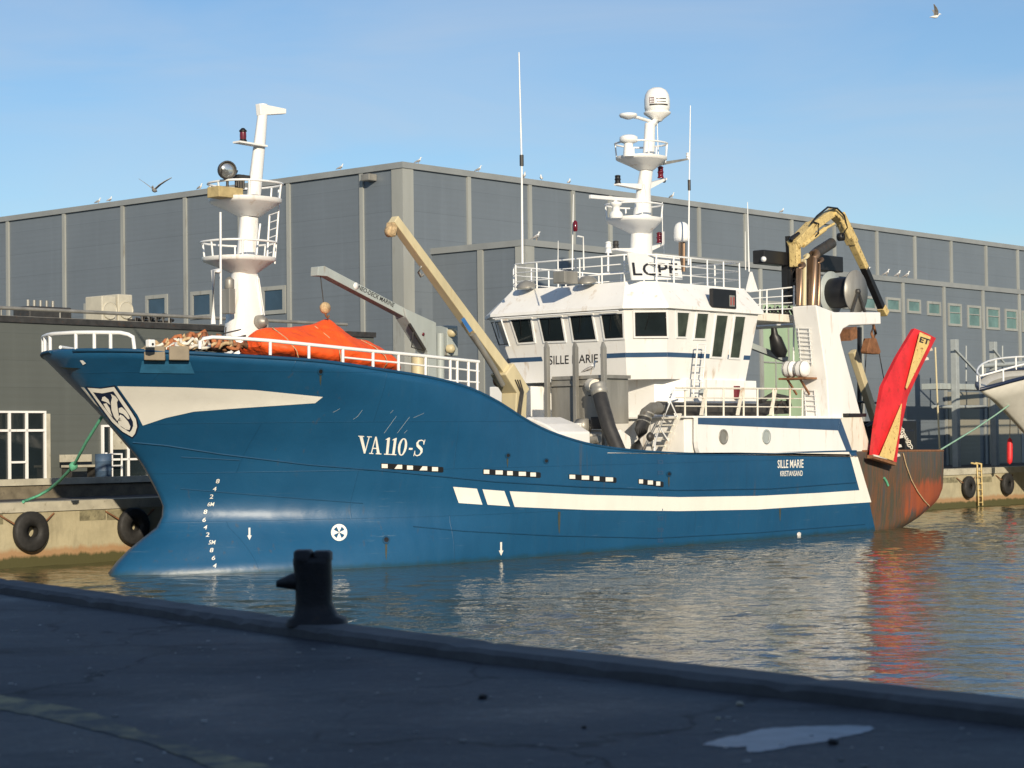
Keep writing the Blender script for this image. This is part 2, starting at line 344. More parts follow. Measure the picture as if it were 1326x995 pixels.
def copy_tree(o, parent=None):
    c = o.copy(); C.objects.link(c)
    if parent: c.parent = parent
    for ch in children_of(o): copy_tree(ch, c)
    return c
def ring_quad(q, g):    # quad grown outward by g metres in its own plane
    c = sum((Vector(p) for p in q), Vector()) / 4
    out = []
    for i in range(4):
        p = Vector(q[i]); e1 = (p - Vector(q[i - 1])).normalized(); e2 = (p - Vector(q[(i + 1) % 4])).normalized()
        out.append(p + (e1 + e2) * g)
    return out
def window(parent, q, n, fm, gm, fw=0.05, proud=0.04, name='window', bars=(), wiper=False):
    """window on a wall: a frame standing proud of the wall and a recessed pane (sub-part)"""
    q = [Vector(p) for p in q]; n = Vector(n).normalized(); o = ring_quad(q, fw)
    mb = MB(); vs = []
    for ringp, d in ((o, -0.01), (o, proud), (q, proud), (q, -0.01)): vs += [p + n * d for p in ringp]
    fs = []
    for a in range(3):
        for i in range(4): fs.append((a * 4 + i, a * 4 + (i + 1) % 4, a * 4 + 4 + (i + 1) % 4, a * 4 + 4 + i))
    mb.add(vs, fs)
    for (u0, v0, u1, v1, bw) in bars:
        def bl(u, v): return (q[0] * (1 - u) + q[1] * u) * (1 - v) + (q[3] * (1 - u) + q[2] * u) * v
        mb.beam(bl(u0, v0) + n * (proud * 0.7), bl(u1, v1) + n * (proud * 0.7), bw, proud * 0.7, n)
    fr = mb.build(name, fm, parent)
    MB().add([p + n * 0.012 for p in q], [(0, 1, 2, 3)]).build('pane', gm, fr)
    if wiper:
        g_ = MB(); qi = ring_quad(q, -0.018)
        for i in range(4): g_.beam(qi[i] + n * 0.02, qi[(i + 1) % 4] + n * 0.02, 0.03, 0.012, n)
        g_.build('gasket', MT['black'], fr)
        a_ = q[3].lerp(q[2], 0.5) + n * 0.05; b_ = q[0].lerp(q[1], 0.32).lerp(q[3].lerp(q[2], 0.32), 0.3) + n * 0.035
        MB().tube([a_, b_], 0.011, 5).build('wiper', MT['black'], fr)
    return fr

# ================================================================== setting
import numpy as np
WM = water_mat()
def wave_sheet():
    """rippled water: a real mesh of short wind waves, rows closer together near the viewer"""
    ys = np.concatenate([np.arange(9, 62, 0.10), np.arange(62, 150, 0.24)])
    nx = 420; us_ = np.linspace(-1, 1, nx)
    Y = np.repeat(ys[:, None], nx, 1); X = us_[None, :] * (0.42 * Y + 6)
    rng = np.random.default_rng(5); Z = np.zeros_like(X)
    for k in range(46):
        lam = 0.32 * (2.0 / 0.32) ** rng.random(); th = math.radians(250) + rng.normal() * 0.75
        kk = 2 * math.pi / lam; slope = 0.019
        ph = rng.random() * 6.28
        Z += slope / kk * np.sin(kk * (np.cos(th) * X + np.sin(th) * Y) + ph)
    gust = 0.80 + 0.42 * np.sin(X * 0.16 + 1.6 * np.sin(Y * 0.11)) * np.sin(Y * 0.13 + 0.08 * X + 0.6)
    Z *= gust
    ny = len(ys); co = np.stack([X, Y, Z], -1).reshape(-1, 3).astype(np.float32)
    me = bpy.data.meshes.new('water'); me.vertices.add(len(co)); me.vertices.foreach_set('co', co.ravel())
    a = (np.arange(ny - 1)[:, None] * nx + np.arange(nx - 1)[None, :]).ravel()
    q = np.stack([a, a + 1, a + nx + 1, a + nx], -1).astype(np.int32)
    me.loops.add(q.size); me.loops.foreach_set('vertex_index', q.ravel())
    me.polygons.add(len(q)); me.polygons.foreach_set('loop_start', np.arange(len(q), dtype=np.int32) * 4)
    me.polygons.foreach_set('use_smooth', np.ones(len(q), dtype=bool)); me.update(calc_edges=True)
    me.materials.append(WM); o = bpy.data.objects.new('water', me); C.objects.link(o); return tag(o, kind='structure')
wave_sheet()
o = MB().add([(-900, -900, -0.16), (900, -900, -0.16), (900, 1200, -0.16), (-900, 1200, -0.16)], [(0, 1, 2, 3)]).build('open_water', WM, world=True)
tag(o, kind='structure')

def slab(name, poly, z0, z1, m_top, m_side, world=False):
    mb = MB(); n = len(poly)
    if not world: mb.prism([(a, b, z0) for a, b in poly], (0, 0, z1 - z0))
    else: mb.prism([(a, b, z0) for a, b in poly], (0, 0, z1 - z0))
    o = mb.build(name, m_top, world=world)
    o.data.materials.append(m_side)
    for p in o.data.polygons:
        if abs(p.normal.z) < 0.5: p.material_index = 1
    return tag(o, kind='structure')
QL, QR, QZ = -5.15, -3.7, 1.77
slab('far_quay', [(-120, QL), (41, QL), (41, QR), (160, QR), (160, -70), (-120, -70)], -2, QZ, MT['asphalt'], MT['quay_wall'])
slab('quay_coping', [(-120, QL + 0.06), (-120, QL - 0.9), (41.3, QL - 0.9), (41.3, QR - 0.9), (160, QR - 0.9), (160, QR + 0.06), (40.94, QR + 0.06), (40.94, QL + 0.06)][::-1], QZ - 0.22, QZ + 0.06, MT['conc_pale'], MT['conc_pale'])
# raised loading ramp in front of the low building
slab('loading_ramp', [(-60, -10.4), (26, -10.4), (26, -13.6), (-60, -13.6)], QZ, QZ + 0.5, MT['conc_grime'], MT['conc_grime'])
slab('ramp_kerb', [(-60, -10.32), (26, -10.32), (26, -10.75), (-60, -10.75)], QZ + 0.42, QZ + 0.62, MT['conc_pale'], MT['conc_pale'])

# near quay (in the shade of the shed behind the viewer)
NQ = 1.8
def near_ground_mat():
    m, nt, b = new_mat('near_quay_asphalt')
    v = coords(nt); n = noise(nt, v, 0.45, 6, 0.6); f = noise(nt, v, 6, 6, 0.7); sp = noise(nt, v, 28, 3, 0.6)
    big = noise(nt, coords(nt, (0.35, 1.4, 1)), 0.55, 6, 0.7)
    c = mixc(nt, ramp(nt, n, 0.36, 0.64), (0.020, 0.024, 0.031), (0.082, 0.088, 0.098))
    c = mixc(nt, math_n(nt, 'MULTIPLY', ramp(nt, big, 0.50, 0.62), 0.65), c, (0.016, 0.019, 0.024))
    c = mixc(nt, math_n(nt, 'MULTIPLY', ramp(nt, f, 0.55, 0.72), 0.45), c, (0.11, 0.12, 0.135))
    c = mixc(nt, math_n(nt, 'MULTIPLY', ramp(nt, sp, 0.64, 0.68), 0.7), c, (0.20, 0.20, 0.20))
    vo = nt.nodes.new('ShaderNodeTexVoronoi'); vo.feature = 'DISTANCE_TO_EDGE'; vo.inputs['Scale'].default_value = 0.42
    wv = nt.nodes.new('ShaderNodeVectorMath'); wv.operation = 'ADD'; nz3 = nt.nodes.new('ShaderNodeTexNoise'); nz3.inputs['Scale'].default_value = 1.4; nz3.inputs['Detail'].default_value = 5
    nt.links.new(v, nz3.inputs['Vector']); nt.links.new(v, wv.inputs[0]); nt.links.new(nz3.outputs['Color'], wv.inputs[1]); nt.links.new(wv.outputs[0], vo.inputs['Vector'])
    crack = math_n(nt, 'MULTIPLY', band(nt, vo.outputs['Distance'], 0.004, 0.016, False), ramp(nt, n, 0.42, 0.55))
    c = mixc(nt, math_n(nt, 'MULTIPLY', crack, 0.8), c, (0.008, 0.008, 0.009))
    spots = nt.nodes.new('ShaderNodeTexVoronoi'); spots.inputs['Scale'].default_value = 2.6; nt.links.new(wv.outputs[0], spots.inputs['Vector'])
    c = mixc(nt, math_n(nt, 'MULTIPLY', band(nt, spots.outputs['Distance'], 0.05, 0.09, False), 0.5), c, (0.19, 0.19, 0.185))
    nt.links.new(c, b.inputs['Base Color'])
    r = nt.nodes.new('ShaderNodeMapRange'); r.inputs[1].default_value = 0.3; r.inputs[2].default_value = 0.7; r.inputs[3].default_value = 0.45; r.inputs[4].default_value = 0.85
    nt.links.new(n, r.inputs[0]); nt.links.new(r.outputs[0], b.inputs['Roughness'])
    add_bump(nt, b, math_n(nt, 'ADD', math_n(nt, 'MULTIPLY', n, 3.0), math_n(nt, 'ADD', f, math_n(nt, 'MULTIPLY', sp, 0.3))), 0.8, 0.04)
    return m
KZ = NQ + 0.10
e0, e1, e2, e3 = pz_w(0, 748, KZ), pz_w(330, 792, KZ), pz_w(680, 835, KZ), pz_w(1326, 903, KZ)
far_l = e0 + (e0 - e1).normalized() * 22; far_r = e3 + (e3 - e2).normalized() * 60
edge = [far_l, e0, e1, e2, e3, far_r]
inner = []
for i, p in enumerate(edge):
    d = (edge[min(i + 1, 5)] - edge[max(i - 1, 0)]).normalized(); nrm = Vector((d.y, -d.x, 0))
    inner.append(p + nrm * 0.42)
NEAR = MT['near'] = near_ground_mat()
MT['kerb'] = mat('worn_kerb_concrete', (0.11, 0.115, 0.12), 0.8, var=0.25, scale=2.5, stain=(0.09, 0.09, 0.09), bump=0.4)
gpoly = [((p * 0.85 + q * 0.15).x, (p * 0.85 + q * 0.15).y) for p, q in zip(edge, inner)] + [(60, -70), (-120, -70), (-120, far_l.y)]
slab('near_quay', gpoly, -2, NQ, NEAR, MT['quay_wall'], world=True)
def kerb():
    """worn concrete edge of the near quay: short cross sections with chipped arrises and a joint every few metres"""
    random.seed(21); mb = MB(); secs = []; acc = 0.0
    for (p, q), (pi, qi) in zip(zip(edge, edge[1:]), zip(inner, inner[1:])):
        n = max(1, int((q - p).length / 0.16))
        for k in range(n):
            f = k / n; o_, i_ = p.lerp(q, f), pi.lerp(qi, f); acc += (q - p).length / n
            chip = lambda a: -abs(random.gauss(0, a * 0.7)) * (2.0 if random.random() < 0.05 else 1)
            jn = -0.012 if acc > 3.1 else 0.0
            if jn: acc = 0.0
            d = (i_ - o_).normalized(); zt = KZ + jn
            ci = 0.03 - 2.2 * chip(0.006); co_ = 0.03 - 2.2 * chip(0.006)
            secs.append([(o_.x, o_.y, NQ - 0.6), (o_.x, o_.y, zt - co_), (o_.x + d.x * co_, o_.y + d.y * co_, zt + chip(0.003)), (i_.x - d.x * ci, i_.y - d.y * ci, zt + chip(0.003)), (i_.x + chip(0.004) * d.x, i_.y + chip(0.004) * d.y, zt - ci), (i_.x, i_.y, NQ - 0.6)])
    return tag(mb.loft(secs, cap=True, smooth=False).build('near_kerb', MT['kerb'], world=True), kind='structure')
kerb()

# ================================================================== warehouse
WT = -17.0                                     # t of the long right-hand face
wc = pt(521, 213, WT); WS, WZ = wc.x, wc.z
wroot = thing('warehouse', 'large grey-blue clad warehouse with pale vertical flashings behind the ship', 'warehouse', (WS, WT, QZ))
MB().box((WS, -75, QZ), (WS + 75, WT, WZ)).build('main_block', MT['clad'], wroot)
mb = MB()
mb.box((WS - 0.12, WT - 0.25, WZ - 0.16), (WS + 75, WT + 0.12, WZ + 0.10)); mb.box((WS - 0.12, -75, WZ - 0.16), (WS + 0.25, WT - 0.252, WZ + 0.10))
mb.build('roof_edge', MT['trim_grey'], wroot)
# annex standing forward of the right-hand face
AT = WT + 5.3
ac = pt(680, 314, AT); AS, AZ = ac.x, ac.z
MB().box((AS, WT + 0.002, QZ), (AS + 60, AT, AZ)).build('annex_block', MT['clad'], wroot)
mb = MB(); mb.box((AS - 0.1, AT - 0.25, AZ - 0.14), (AS + 60, AT + 0.1, AZ + 0.12)); mb.box((AS - 0.1, WT, AZ - 0.14), (AS + 0.25, AT - 0.252, AZ + 0.12))
mb.build('annex_roof_edge', MT['trim_grey'], wroot)
print('WAREHOUSE', WS, WZ, 'ANNEX', AS, AZ)
pw = 0.22
for x in (607, 686, 742, 790, 842, 905, 965, 1025, 1080, 1135, 1184, 1231, 1276, 1317, 1356):
    s = pt(x, 330, WT).x
    MB().box((s - pw / 2, WT - 0.02, QZ), (s + pw / 2, WT + 0.09, WZ - 0.16)).build('flashing', MT['pilaster'], wroot)
for x in (11, 84, 160, 241, 312, 375, 470):
    t = ps(x, 330, WS).y
    MB().box((WS - 0.09, t - pw / 2, QZ), (WS + 0.02, t + pw / 2, WZ - 0.16)).build('flashing', MT['pilaster'], wroot)
mb = MB(); mb.box((WS - 0.07, WT - 0.6, QZ), (WS + 0.6, WT + 0.07, WZ - 0.16)); mb.build('corner_flashing', MT['pilaster'], wroot)
mb = MB(); mb.box((AS - 0.07, AT - 0.5, QZ), (AS + 0.5, AT + 0.07, AZ - 0.14)); mb.build('corner_flashing', MT['pilaster'], wroot)
for x in (740, 985, 1060, 1115, 1169.5, 1222.5, 1273, 1320, 1362):
    s = pt(x, 430, AT).x
    MB().box((s - 0.11, AT - 0.02, QZ), (s + 0.11, AT + 0.08, AZ - 0.14)).build('flashing', MT['pilaster'], wroot)
t = ps(623, 350, AS).y
MB().box((AS - 0.08, t - 0.15, QZ), (AS + 0.02, t + 0.15, AZ - 0.14)).build('flashing', MT['pilaster'], wroot)
# windows, right-hand annex face
def wall_q_t(x, y, w, h, t):
    a = pt(x, y, t); k = 1.0
    l = pt(x - w / 2, y, t).x; r = pt(x + w / 2, y, t).x
    zt, zb = pt(x, y - h / 2, t).z, pt(x, y + h / 2, t).z
    return [(l, t, zb), (r, t, zb), (r, t, zt), (l, t, zt)]
def wall_q_s(x, y, w, h, s):
    l = ps(x - w / 2, y, s).y; r = ps(x + w / 2, y, s).y
    zt, zb = ps(x, y - h / 2, s).z, ps(x, y + h / 2, s).z
    return [(s, l, zb), (s, r, zb), (s, r, zt), (s, l, zt)]
for x, y, w_, h_ in ((1100, 391, 15, 12), (1125, 393, 15, 12), (1156, 395, 15, 12), (1183, 397, 14, 12), (1209, 400, 14, 12)):
    window(wroot, wall_q_t(x, y, w_, h_, AT), (0, 1, 0), MT['pilaster'], MT['glass_green'], 0.13, 0.06)
for x, y, w_, h_ in ((1236, 408, 14, 23), (1261, 410.5, 14, 23), (1285.5, 412.7, 14, 23), (1309, 414.7, 13, 22), (1331, 417, 13, 22)):
    window(wroot, wall_q_t(x, y, w_, h_, AT), (0, 1, 0), MT['pilaster'], MT['glass_green'], 0.13, 0.06, bars=((0, 0.62, 1, 0.62, 0.05),))
for x, y, w_, h_ in ((122, 405, 19, 16), (203.5, 397, 22, 20), (262, 395, 22, 26), (355, 389, 24, 26)):
    window(wroot, wall_q_s(x, y, w_, h_, WS), (-1, 0, 0), MT['pilaster'], MT['glass_blue'], 0.18, 0.07)
# pale green glazed strip on the annex behind the gantry
q = wall_q_t(1012, 470, 52, 150, AT); window(wroot, q, (0, 1, 0), MT['pilaster'], MT['green_panel'], 0.14, 0.07, name='glazed_strip', bars=((0.33, 0, 0.33, 1, 0.06), (0.66, 0, 0.66, 1, 0.06), (0, 0.5, 1, 0.5, 0.06)))
# lower right face: beige loading doors
for x0, x1 in ((1228, 1268), (1280, 1326)):
    a, b = pt(x0, 560, AT).x, pt(x1, 560, AT).x
    MB().box((a, AT - 0.01, QZ), (b, AT + 0.05, QZ + 4.0)).build('loading_door', MT['clad_beige'], wroot)
# lamp on the left face
p = ps(483, 231, WS); MB().box((p.x - 0.5, p.y - 0.25, p.z - 0.15), (p.x, p.y + 0.25, p.z + 0.15)).build('wall_lamp', MT['galv'], wroot, bevel=0.04)

# ================================================================== low dark building at left
LT = -13.6
ltop = pt(150, 419.5, LT); LZ = ltop.z; LS1 = pt(484, 440, LT).x
lroot = thing('low_building', 'low dark olive clad quayside building with white framed doors left of the bow', 'building', (0, LT, QZ))
MB().box((-60, -26, QZ), (LS1, LT, LZ)).build('block', MT['clad_dark'], lroot)
MB().box((-60, LT - 0.3, LZ - 0.1), (LS1 + 0.06, LT + 0.08, LZ + 0.10)).build('roof_edge', MT['steel_dark'], lroot)
rz = pt(150, 406, LT - 1.0).z
mb = MB(); mb.tube([(-60, LT - 1.0, rz), (LS1 - 0.5, LT - 1.0, rz)], 0.07, 6); mb.tube([(-60, LT - 1.0, rz - 0.28), (LS1 - 0.5, LT - 1.0, rz - 0.28)], 0.035, 6)
s = -58
while s < LS1 - 0.5: mb.tube([(s, LT - 1.0, LZ), (s, LT - 1.0, rz)], 0.03, 6); s += 2.4
mb.build('roof_railing', MT['galv'], lroot)
GZ = QZ + 0.5
def door_unit(x0, x1, ytop, name, gm, bars):
    l, r = pt(x0, 580, LT).x, pt(x1, 580, LT).x; zt = pt((x0 + x1) / 2, ytop, LT).z
    return window(lroot, [(l, LT, GZ + 0.02), (r, LT, GZ + 0.02), (r, LT, zt), (l, LT, zt)], (0, 1, 0), MT['white'], gm, 0.07, 0.09, name=name, bars=bars)
door_unit(-42, 56, 535, 'glazed_front', MT['glass'], ((0.53, 0, 0.53, 1, 0.09), (0.76, 0, 0.76, 1, 0.09), (0.28, 0, 0.28, 1, 0.09), (0, 0.74, 1, 0.74, 0.08), (0.53, 0.27, 0.76, 0.27, 0.07)))
door_unit(133, 190, 553, 'glazed_door', MT['glass'], ((0.17, 0, 0.17, 1, 0.08), (0.55, 0, 0.55, 1, 0.08), (0, 0.36, 1, 0.36, 0.07)))
a, b = pt(144, 580, LT).x, pt(163, 580, LT).x
MB().box((a, LT + 0.02, GZ + 1.0), (b, LT + 0.05, GZ + 2.6)).build('door_blind', MT['conc_pale'], lroot)
a, b = pt(58, 580, LT).x, pt(64, 580, LT).x
MB().box((a, LT - 0.01, GZ), (b, LT + 0.07, pt(60, 536, LT).z)).build('door_post', MT['conc_pale'], lroot, bevel=0.01)

# roof equipment on the low building
for i, (x0, x1, y0, y1) in enumerate(((132, 152, 384, 405), (153, 173, 382, 405))):
    T = LT - 3.5; a = pt(x0, y1, T); b = pt(x1, y0, T)
    o = thing('roof_cooler', ('left' if i == 0 else 'right') + ' one of two square beige cooling units on the low dark roof', 'air conditioner', (a.x, T, LZ), 'cooling units on the low roof')
    MB().box((a.x, T - 1.0, LZ + 0.2), (b.x - 0.05, T, b.z)).build('casing', MT['aircon'], o, bevel=0.04)
    MB().lathe(((a.x + b.x) / 2, T + 0.004, (LZ + 0.2 + b.z) / 2), [(0.32, 0), (0.34, 0.03), (0.30, 0.05), (0.28, 0.02)], (0, 1, 0), 16).build('fan_ring', MT['aircon'], o)
    mb = MB()
    for sx in (a.x + 0.12, b.x - 0.2): mb.box((sx, T - 0.95, LZ - 0.02), (sx + 0.1, T - 0.05, LZ + 0.198))
    mb.build('feet', MT['steel_dark'], o)
o = thing('roof_duct', 'long dark ventilation duct with fittings lying on the low roof', 'duct', (pt(40, 400, LT - 4).x, LT - 4, LZ))
a, b = pt(38, 396, LT - 4), pt(93, 396, LT - 4)
MB().box((a.x, LT - 5, LZ - 0.02), (b.x, LT - 4, a.z)).build('casing', MT['steel_dark'], o, bevel=0.05)
mb = MB()
for k in range(5): s_ = a.x + 0.3 + k * (b.x - a.x - 0.5) / 5; mb.tube([(s_, LT - 4.5, a.z - 0.02), (s_, LT - 4.5, a.z + 0.25)], 0.06, 8)
mb.build('vent_pipes', MT['galv'], o)
o = thing('roof_machinery', 'dark cluster of pipes and pumps beside the cooling units on the low roof', 'machinery', (pt(190, 400, LT - 3).x, LT - 3, LZ))
a = pt(176, 400, LT - 3); mb = MB()
for k in range(6):
    s_ = a.x + k * 0.32; hh = 0.35 + 0.3 * random.random()
    mb.tube([(s_, LT - 3.0, LZ - 0.02), (s_, LT - 3.0, LZ + hh), (s_ + 0.3, LT - 3.2, LZ + hh)], 0.07, 8)
mb.box((a.x, LT - 4, LZ - 0.02), (a.x + 1.8, LT - 3.3, LZ + 0.45))
mb.build('pump_set', MT['steel_dark'], o, bevel=0.02)

# ================================================================== the ship
ship = thing('fishing_vessel', 'blue and white trawler with red digits hull number moored along the far quay', 'ship', (0, 0, 0))
ship['label'] = 'blue hulled fishing trawler with white wheelhouse and two masts moored along the far quay'
def lerp_tab(tab, x):
    if x <= tab[0][0]: return tab[0][1]
    for (x0, y0), (x1, y1) in zip(tab, tab[1:]):
        if x <= x1: return y0 + (y1 - y0) * (x - x0) / (x1 - x0)
    return tab[-1][1]
def smooth_tab(tab, x):     # monotone-ish cubic through the table
    n = len(tab)
    if x <= tab[0][0]: return tab[0][1]
    if x >= tab[-1][0]: return tab[-1][1]
    i = max(k for k in range(n - 1) if tab[k][0] <= x)
    def slope(k):
        if k == 0: return (tab[1][1] - tab[0][1]) / (tab[1][0] - tab[0][0])
        if k == n - 1: return (tab[-1][1] - tab[-2][1]) / (tab[-1][0] - tab[-2][0])
        return (tab[k + 1][1] - tab[k - 1][1]) / (tab[k + 1][0] - tab[k - 1][0])
    h = tab[i + 1][0] - tab[i][0]; u = (x - tab[i][0]) / h
    return (2 * u**3 - 3 * u**2 + 1) * tab[i][1] + (u**3 - 2 * u**2 + u) * h * slope(i) + (-2 * u**3 + 3 * u**2) * tab[i + 1][1] + (u**3 - u**2) * h * slope(i + 1)
STEM = [(-1.5, 0.8), (-0.6, 0.0), (0.0, 0.0), (0.29, 0.26), (0.77, 0.9), (1.15, 1.56), (1.67, 1.77), (2.09, 1.6), (2.93, 1.05), (3.45, 0.54), (4.06, -0.05), (4.96, -0.90), (5.85, -1.62)]
SHEER = [(-1.7, 5.86), (-0.7, 5.80), (1.0, 5.68), (3.3, 5.54), (5.2, 5.33), (6.9, 5.14), (8.2, 4.89), (9.2, 4.50), (10.15, 3.96), (11.16, 3.58), (12.9, 3.22), (15.9, 2.98), (20, 2.86), (29, 2.86), (36.2, 2.80)]
KNUCK = [(-1, 3.50), (0.5, 3.46), (3, 3.05), (6, 2.72), (9, 2.50), (14, 2.28), (22, 2.10), (36, 2.05)]
BEAM = 4.78
SEND = [(-1.5, 31.5), (0, 34.7), (0.3, 35.6), (0.8, 36.5), (1.4, 36.95), (3.0, 37.0)]
ENT = [(-1.5, 11.0), (0, 10.2), (1.7, 9.6), (3.4, 9.6), (4.4, 9.0), (5.86, 7.4)]
EXPN = [(-1.5, 1.0), (0, 0.74), (0.8, 0.80), (1.7, 0.86), (2.6, 0.82), (3.4, 0.82), (4.5, 0.76), (5.86, 0.56)]
WID = [(-1.5, 0.86), (0, 0.965), (1.0, 0.985), (2.2, 1.0), (6, 1.0)]
def half(s, z):
    s0 = smooth_tab(STEM, z); L = lerp_tab(ENT, z); u = min(max((s - s0) / L, 0), 1)
    f = (1 - (1 - u) ** 2.0) ** lerp_tab(EXPN, z)
    e = lerp_tab(SEND, z); R = 2.2 + 1.6 * max(0, 1 - z)
    if s > e - R:
        v = min(max((s - (e - R)) / R, 0), 1); f *= 0.42 + 0.58 * (max(0, 1 - v ** 2.6)) ** (1 / 2.6)
    return BEAM * lerp_tab(WID, z) * f
NU, NV = 110, 26
us = [(i / NU) ** 1.35 for i in range(NU + 1)]
def hull_pt(u, j):
    s_nom = -1.62 + u * 38.6
    zt, zk = smooth_tab(SHEER, s_nom), smooth_tab(KNUCK, s_nom)
    a, b = 12, 8                     # rows below the knuckle, the rest above
    if j <= 3: z = -1.5 + 1.5 * j / 3
    elif j <= 15: z = zk * (j - 3) / 12
    else: z = zk + (zt - zk) * (j - 15) / (NV - 15)
    s0, e = smooth_tab(STEM, z), lerp_tab(SEND, z)
    s = s0 + (e - s0) * u
    return Vector((s, half(s, z), z))
grid = [[hull_pt(u, j) for j in range(NV + 1)] for u in us]
hv = []; hf = []
for side in (1, -1):
    base = len(hv)
    for col in grid: hv += [(p.x, p.y * side, p.z) for p in col]
    for i in range(NU):
        for j in range(NV):
            hf.append((base + i * (NV + 1) + j, base + (i + 1) * (NV + 1) + j, base + (i + 1) * (NV + 1) + j + 1, base + i * (NV + 1) + j + 1))
base = (NU + 1) * (NV + 1)
for j in range(NV): hf.append((NU * (NV + 1) + j, base + NU * (NV + 1) + j, base + NU * (NV + 1) + j + 1, NU * (NV + 1) + j + 1))
_a, _b = pt(1108, 584, BEAM), pt(1128, 651, BEAM)
STERN_S = _a.x + (2.9 - _a.z) * 0; STERN_K = (_b.x - _a.x) / (_a.z - _b.z); STERN_S = _a.x - (2.9 - _a.z) * STERN_K
MT['hull'] = hull_mat()
hm = MB().add(hv, hf, True)
hull = hm.build('hull', MT['hull'], ship)
bm = bmesh.new(); bm.from_mesh(hull.data); bmesh.ops.remove_doubles(bm, verts=bm.verts, dist=0.004); bmesh.ops.recalc_face_normals(bm, faces=bm.faces); bm.to_mesh(hull.data); bm.free()
for p in hull.data.polygons: p.use_smooth = True
md = hull.modifiers.new('thick', 'SOLIDIFY'); md.thickness = 0.09; md.offset = -1
HB = BVHTree.FromPolygons([tuple(p) for p in hv], hf)
def on_hull(x, y, off):
    loc, n, i, d = HB.ray_cast(EYE_H, ray_h(x, y).normalized())
    if loc is None:
        print('MISS', x, y)
        k = (EYE_H - Vector((0, 0, 0))).length
        loc, n, i, d = HB.find_nearest(EYE_H + ray_h(x, y).normalized() * 57)
    if n.dot(EYE_H - loc) < 0: n = -n
    return loc + n * off
def px_mesh(polys, maxlen=9):
    """triangulated, subdivided copy of photo-plane polygons"""
    bm = bmesh.new()
    for pl in polys:
        vs = [bm.verts.new((x, y, 0)) for x, y in pl]
        bm.faces.new(vs)
    bmesh.ops.triangulate(bm, faces=bm.faces)
    for _ in range(7):
        es = [e for e in bm.edges if e.calc_length() > maxlen]
        if not es: break
        bmesh.ops.subdivide_edges(bm, edges=es, cuts=1); bmesh.ops.triangulate(bm, faces=bm.faces)
    vs = [(v.co.x, v.co.y) for v in bm.verts]; bm.verts.index_update(); fs = [tuple(v.index for v in f.verts) for f in bm.faces]
    bm.free(); return vs, fs
def hull_decal(name, polys, material, off=0.012, parent=None, maxlen=9):
    mb = MB()
    for k, pl in enumerate(polys):
        vs, fs = px_mesh([pl], maxlen)
        mb.add([on_hull(x, y, off + 0.0007 * (k % 6)) for x, y in vs], fs, True)
    return mb.build(name, material, parent or hull)
def text_tris(s, weight=0.0):
    cu = bpy.data.curves.new('lettering', 'FONT'); cu.body = s; cu.resolution_u = 3; cu.offset = weight
    ob = bpy.data.objects.new('lettering', cu); C.objects.link(ob)
    dg = bpy.context.evaluated_depsgraph_get(); dg.update(); ev = ob.evaluated_get(dg); me = ev.to_mesh()
    vs = [(v.co.x, v.co.y) for v in me.vertices]; fs = [tuple(p.vertices) for p in me.polygons]
    ev.to_mesh_clear(); bpy.data.objects.remove(ob); bpy.data.curves.remove(cu)
    x0, x1 = min(v[0] for v in vs), max(v[0] for v in vs); y0, y1 = min(v[1] for v in vs), max(v[1] for v in vs)
    return [((x - x0) / (x1 - x0), (y - y0) / (y1 - y0)) for x, y in vs], fs
def bil(q, u, v):       # q: bottom-left, bottom-right, top-right, top-left
    return tuple((q[0][k] * (1 - u) + q[1][k] * u) * (1 - v) + (q[3][k] * (1 - u) + q[2][k] * u) * v for k in range(len(q[0])))
def hull_text(name, s, q, material, off=0.014, weight=0.0, parent=None):
    vs, fs = text_tris(s, weight)
    return MB().add([on_hull(*bil(q, u, v), off) for u, v in vs], fs).build(name, material, parent or hull)
def plane_text(name, s, q3, n, material, parent, off=0.012, weight=0.0):
    vs, fs = text_tris(s, weight); n = Vector(n).normalized()
    return MB().add([Vector(bil(q3, u, v)) + n * off for u, v in vs], fs).build(name, material, parent)

def arc_band(outer, inner):
    n = len(outer); return [[outer[i], outer[(i + 1) % n], inner[(i + 1) % n], inner[i]] for i in range(n)]
# paint and marks on the hull
WH = MT['decal_white']
hull_decal('white_bow_panel', [[(152, 500), (240, 501.5), (330, 505), (418, 514), (408, 522), (310, 528.5), (251, 533), (215, 541), (185, 551), (178, 537), (166, 520)]], WH)
hull_decal('white_stripe', [[(586.4, 630.5), (617.2, 633), (624.4, 653.7), (593.7, 651.5)]], WH)
hull_decal('white_stripe', [[(624.4, 633.8), (652.7, 636), (660, 655.8), (631, 653.7)]], WH)
hull_decal('white_stripe', [[(659.5, 636.3), (760, 641), (880, 644), (980, 642.4), (1060, 638.5), (1112.5, 635), (1099, 585.5), (1108, 584), (1128, 650.5), (980, 660), (880, 662), (760, 660.5), (666, 656.6)]], WH)
# shield emblem on the bow
def sh_map(u, v): return bil([(172, 566), (174, 562), (147, 500.5), (113, 502)], u, v)
shield = hull_decal('shield_emblem', [[(110.5, 500.5), (130.5, 501.8), (149, 498.8), (161, 516), (172.5, 533), (178.3, 543), (180, 552), (177, 562), (171.5, 568), (158, 560), (144, 547), (129, 527)]], MT['shield_navy'], 0.010, maxlen=5)
def Ez(*p): return [(91 + x / 9.57, 479 + y / 9.57) for x, y in p]
so = Ez((215, 220), (380, 232), (545, 208), (650, 360), (760, 520), (815, 610), (830, 700), (802, 790), (768, 830), (650, 762), (520, 642), (380, 452), (290, 325))
si = Ez((285, 275), (400, 288), (535, 262), (640, 420), (740, 565), (778, 640), (782, 690), (762, 742), (738, 770), (640, 710), (540, 610), (400, 430), (330, 335))
hull_decal('shield_border', arc_band(so, si), WH, 0.014, shield, 5)
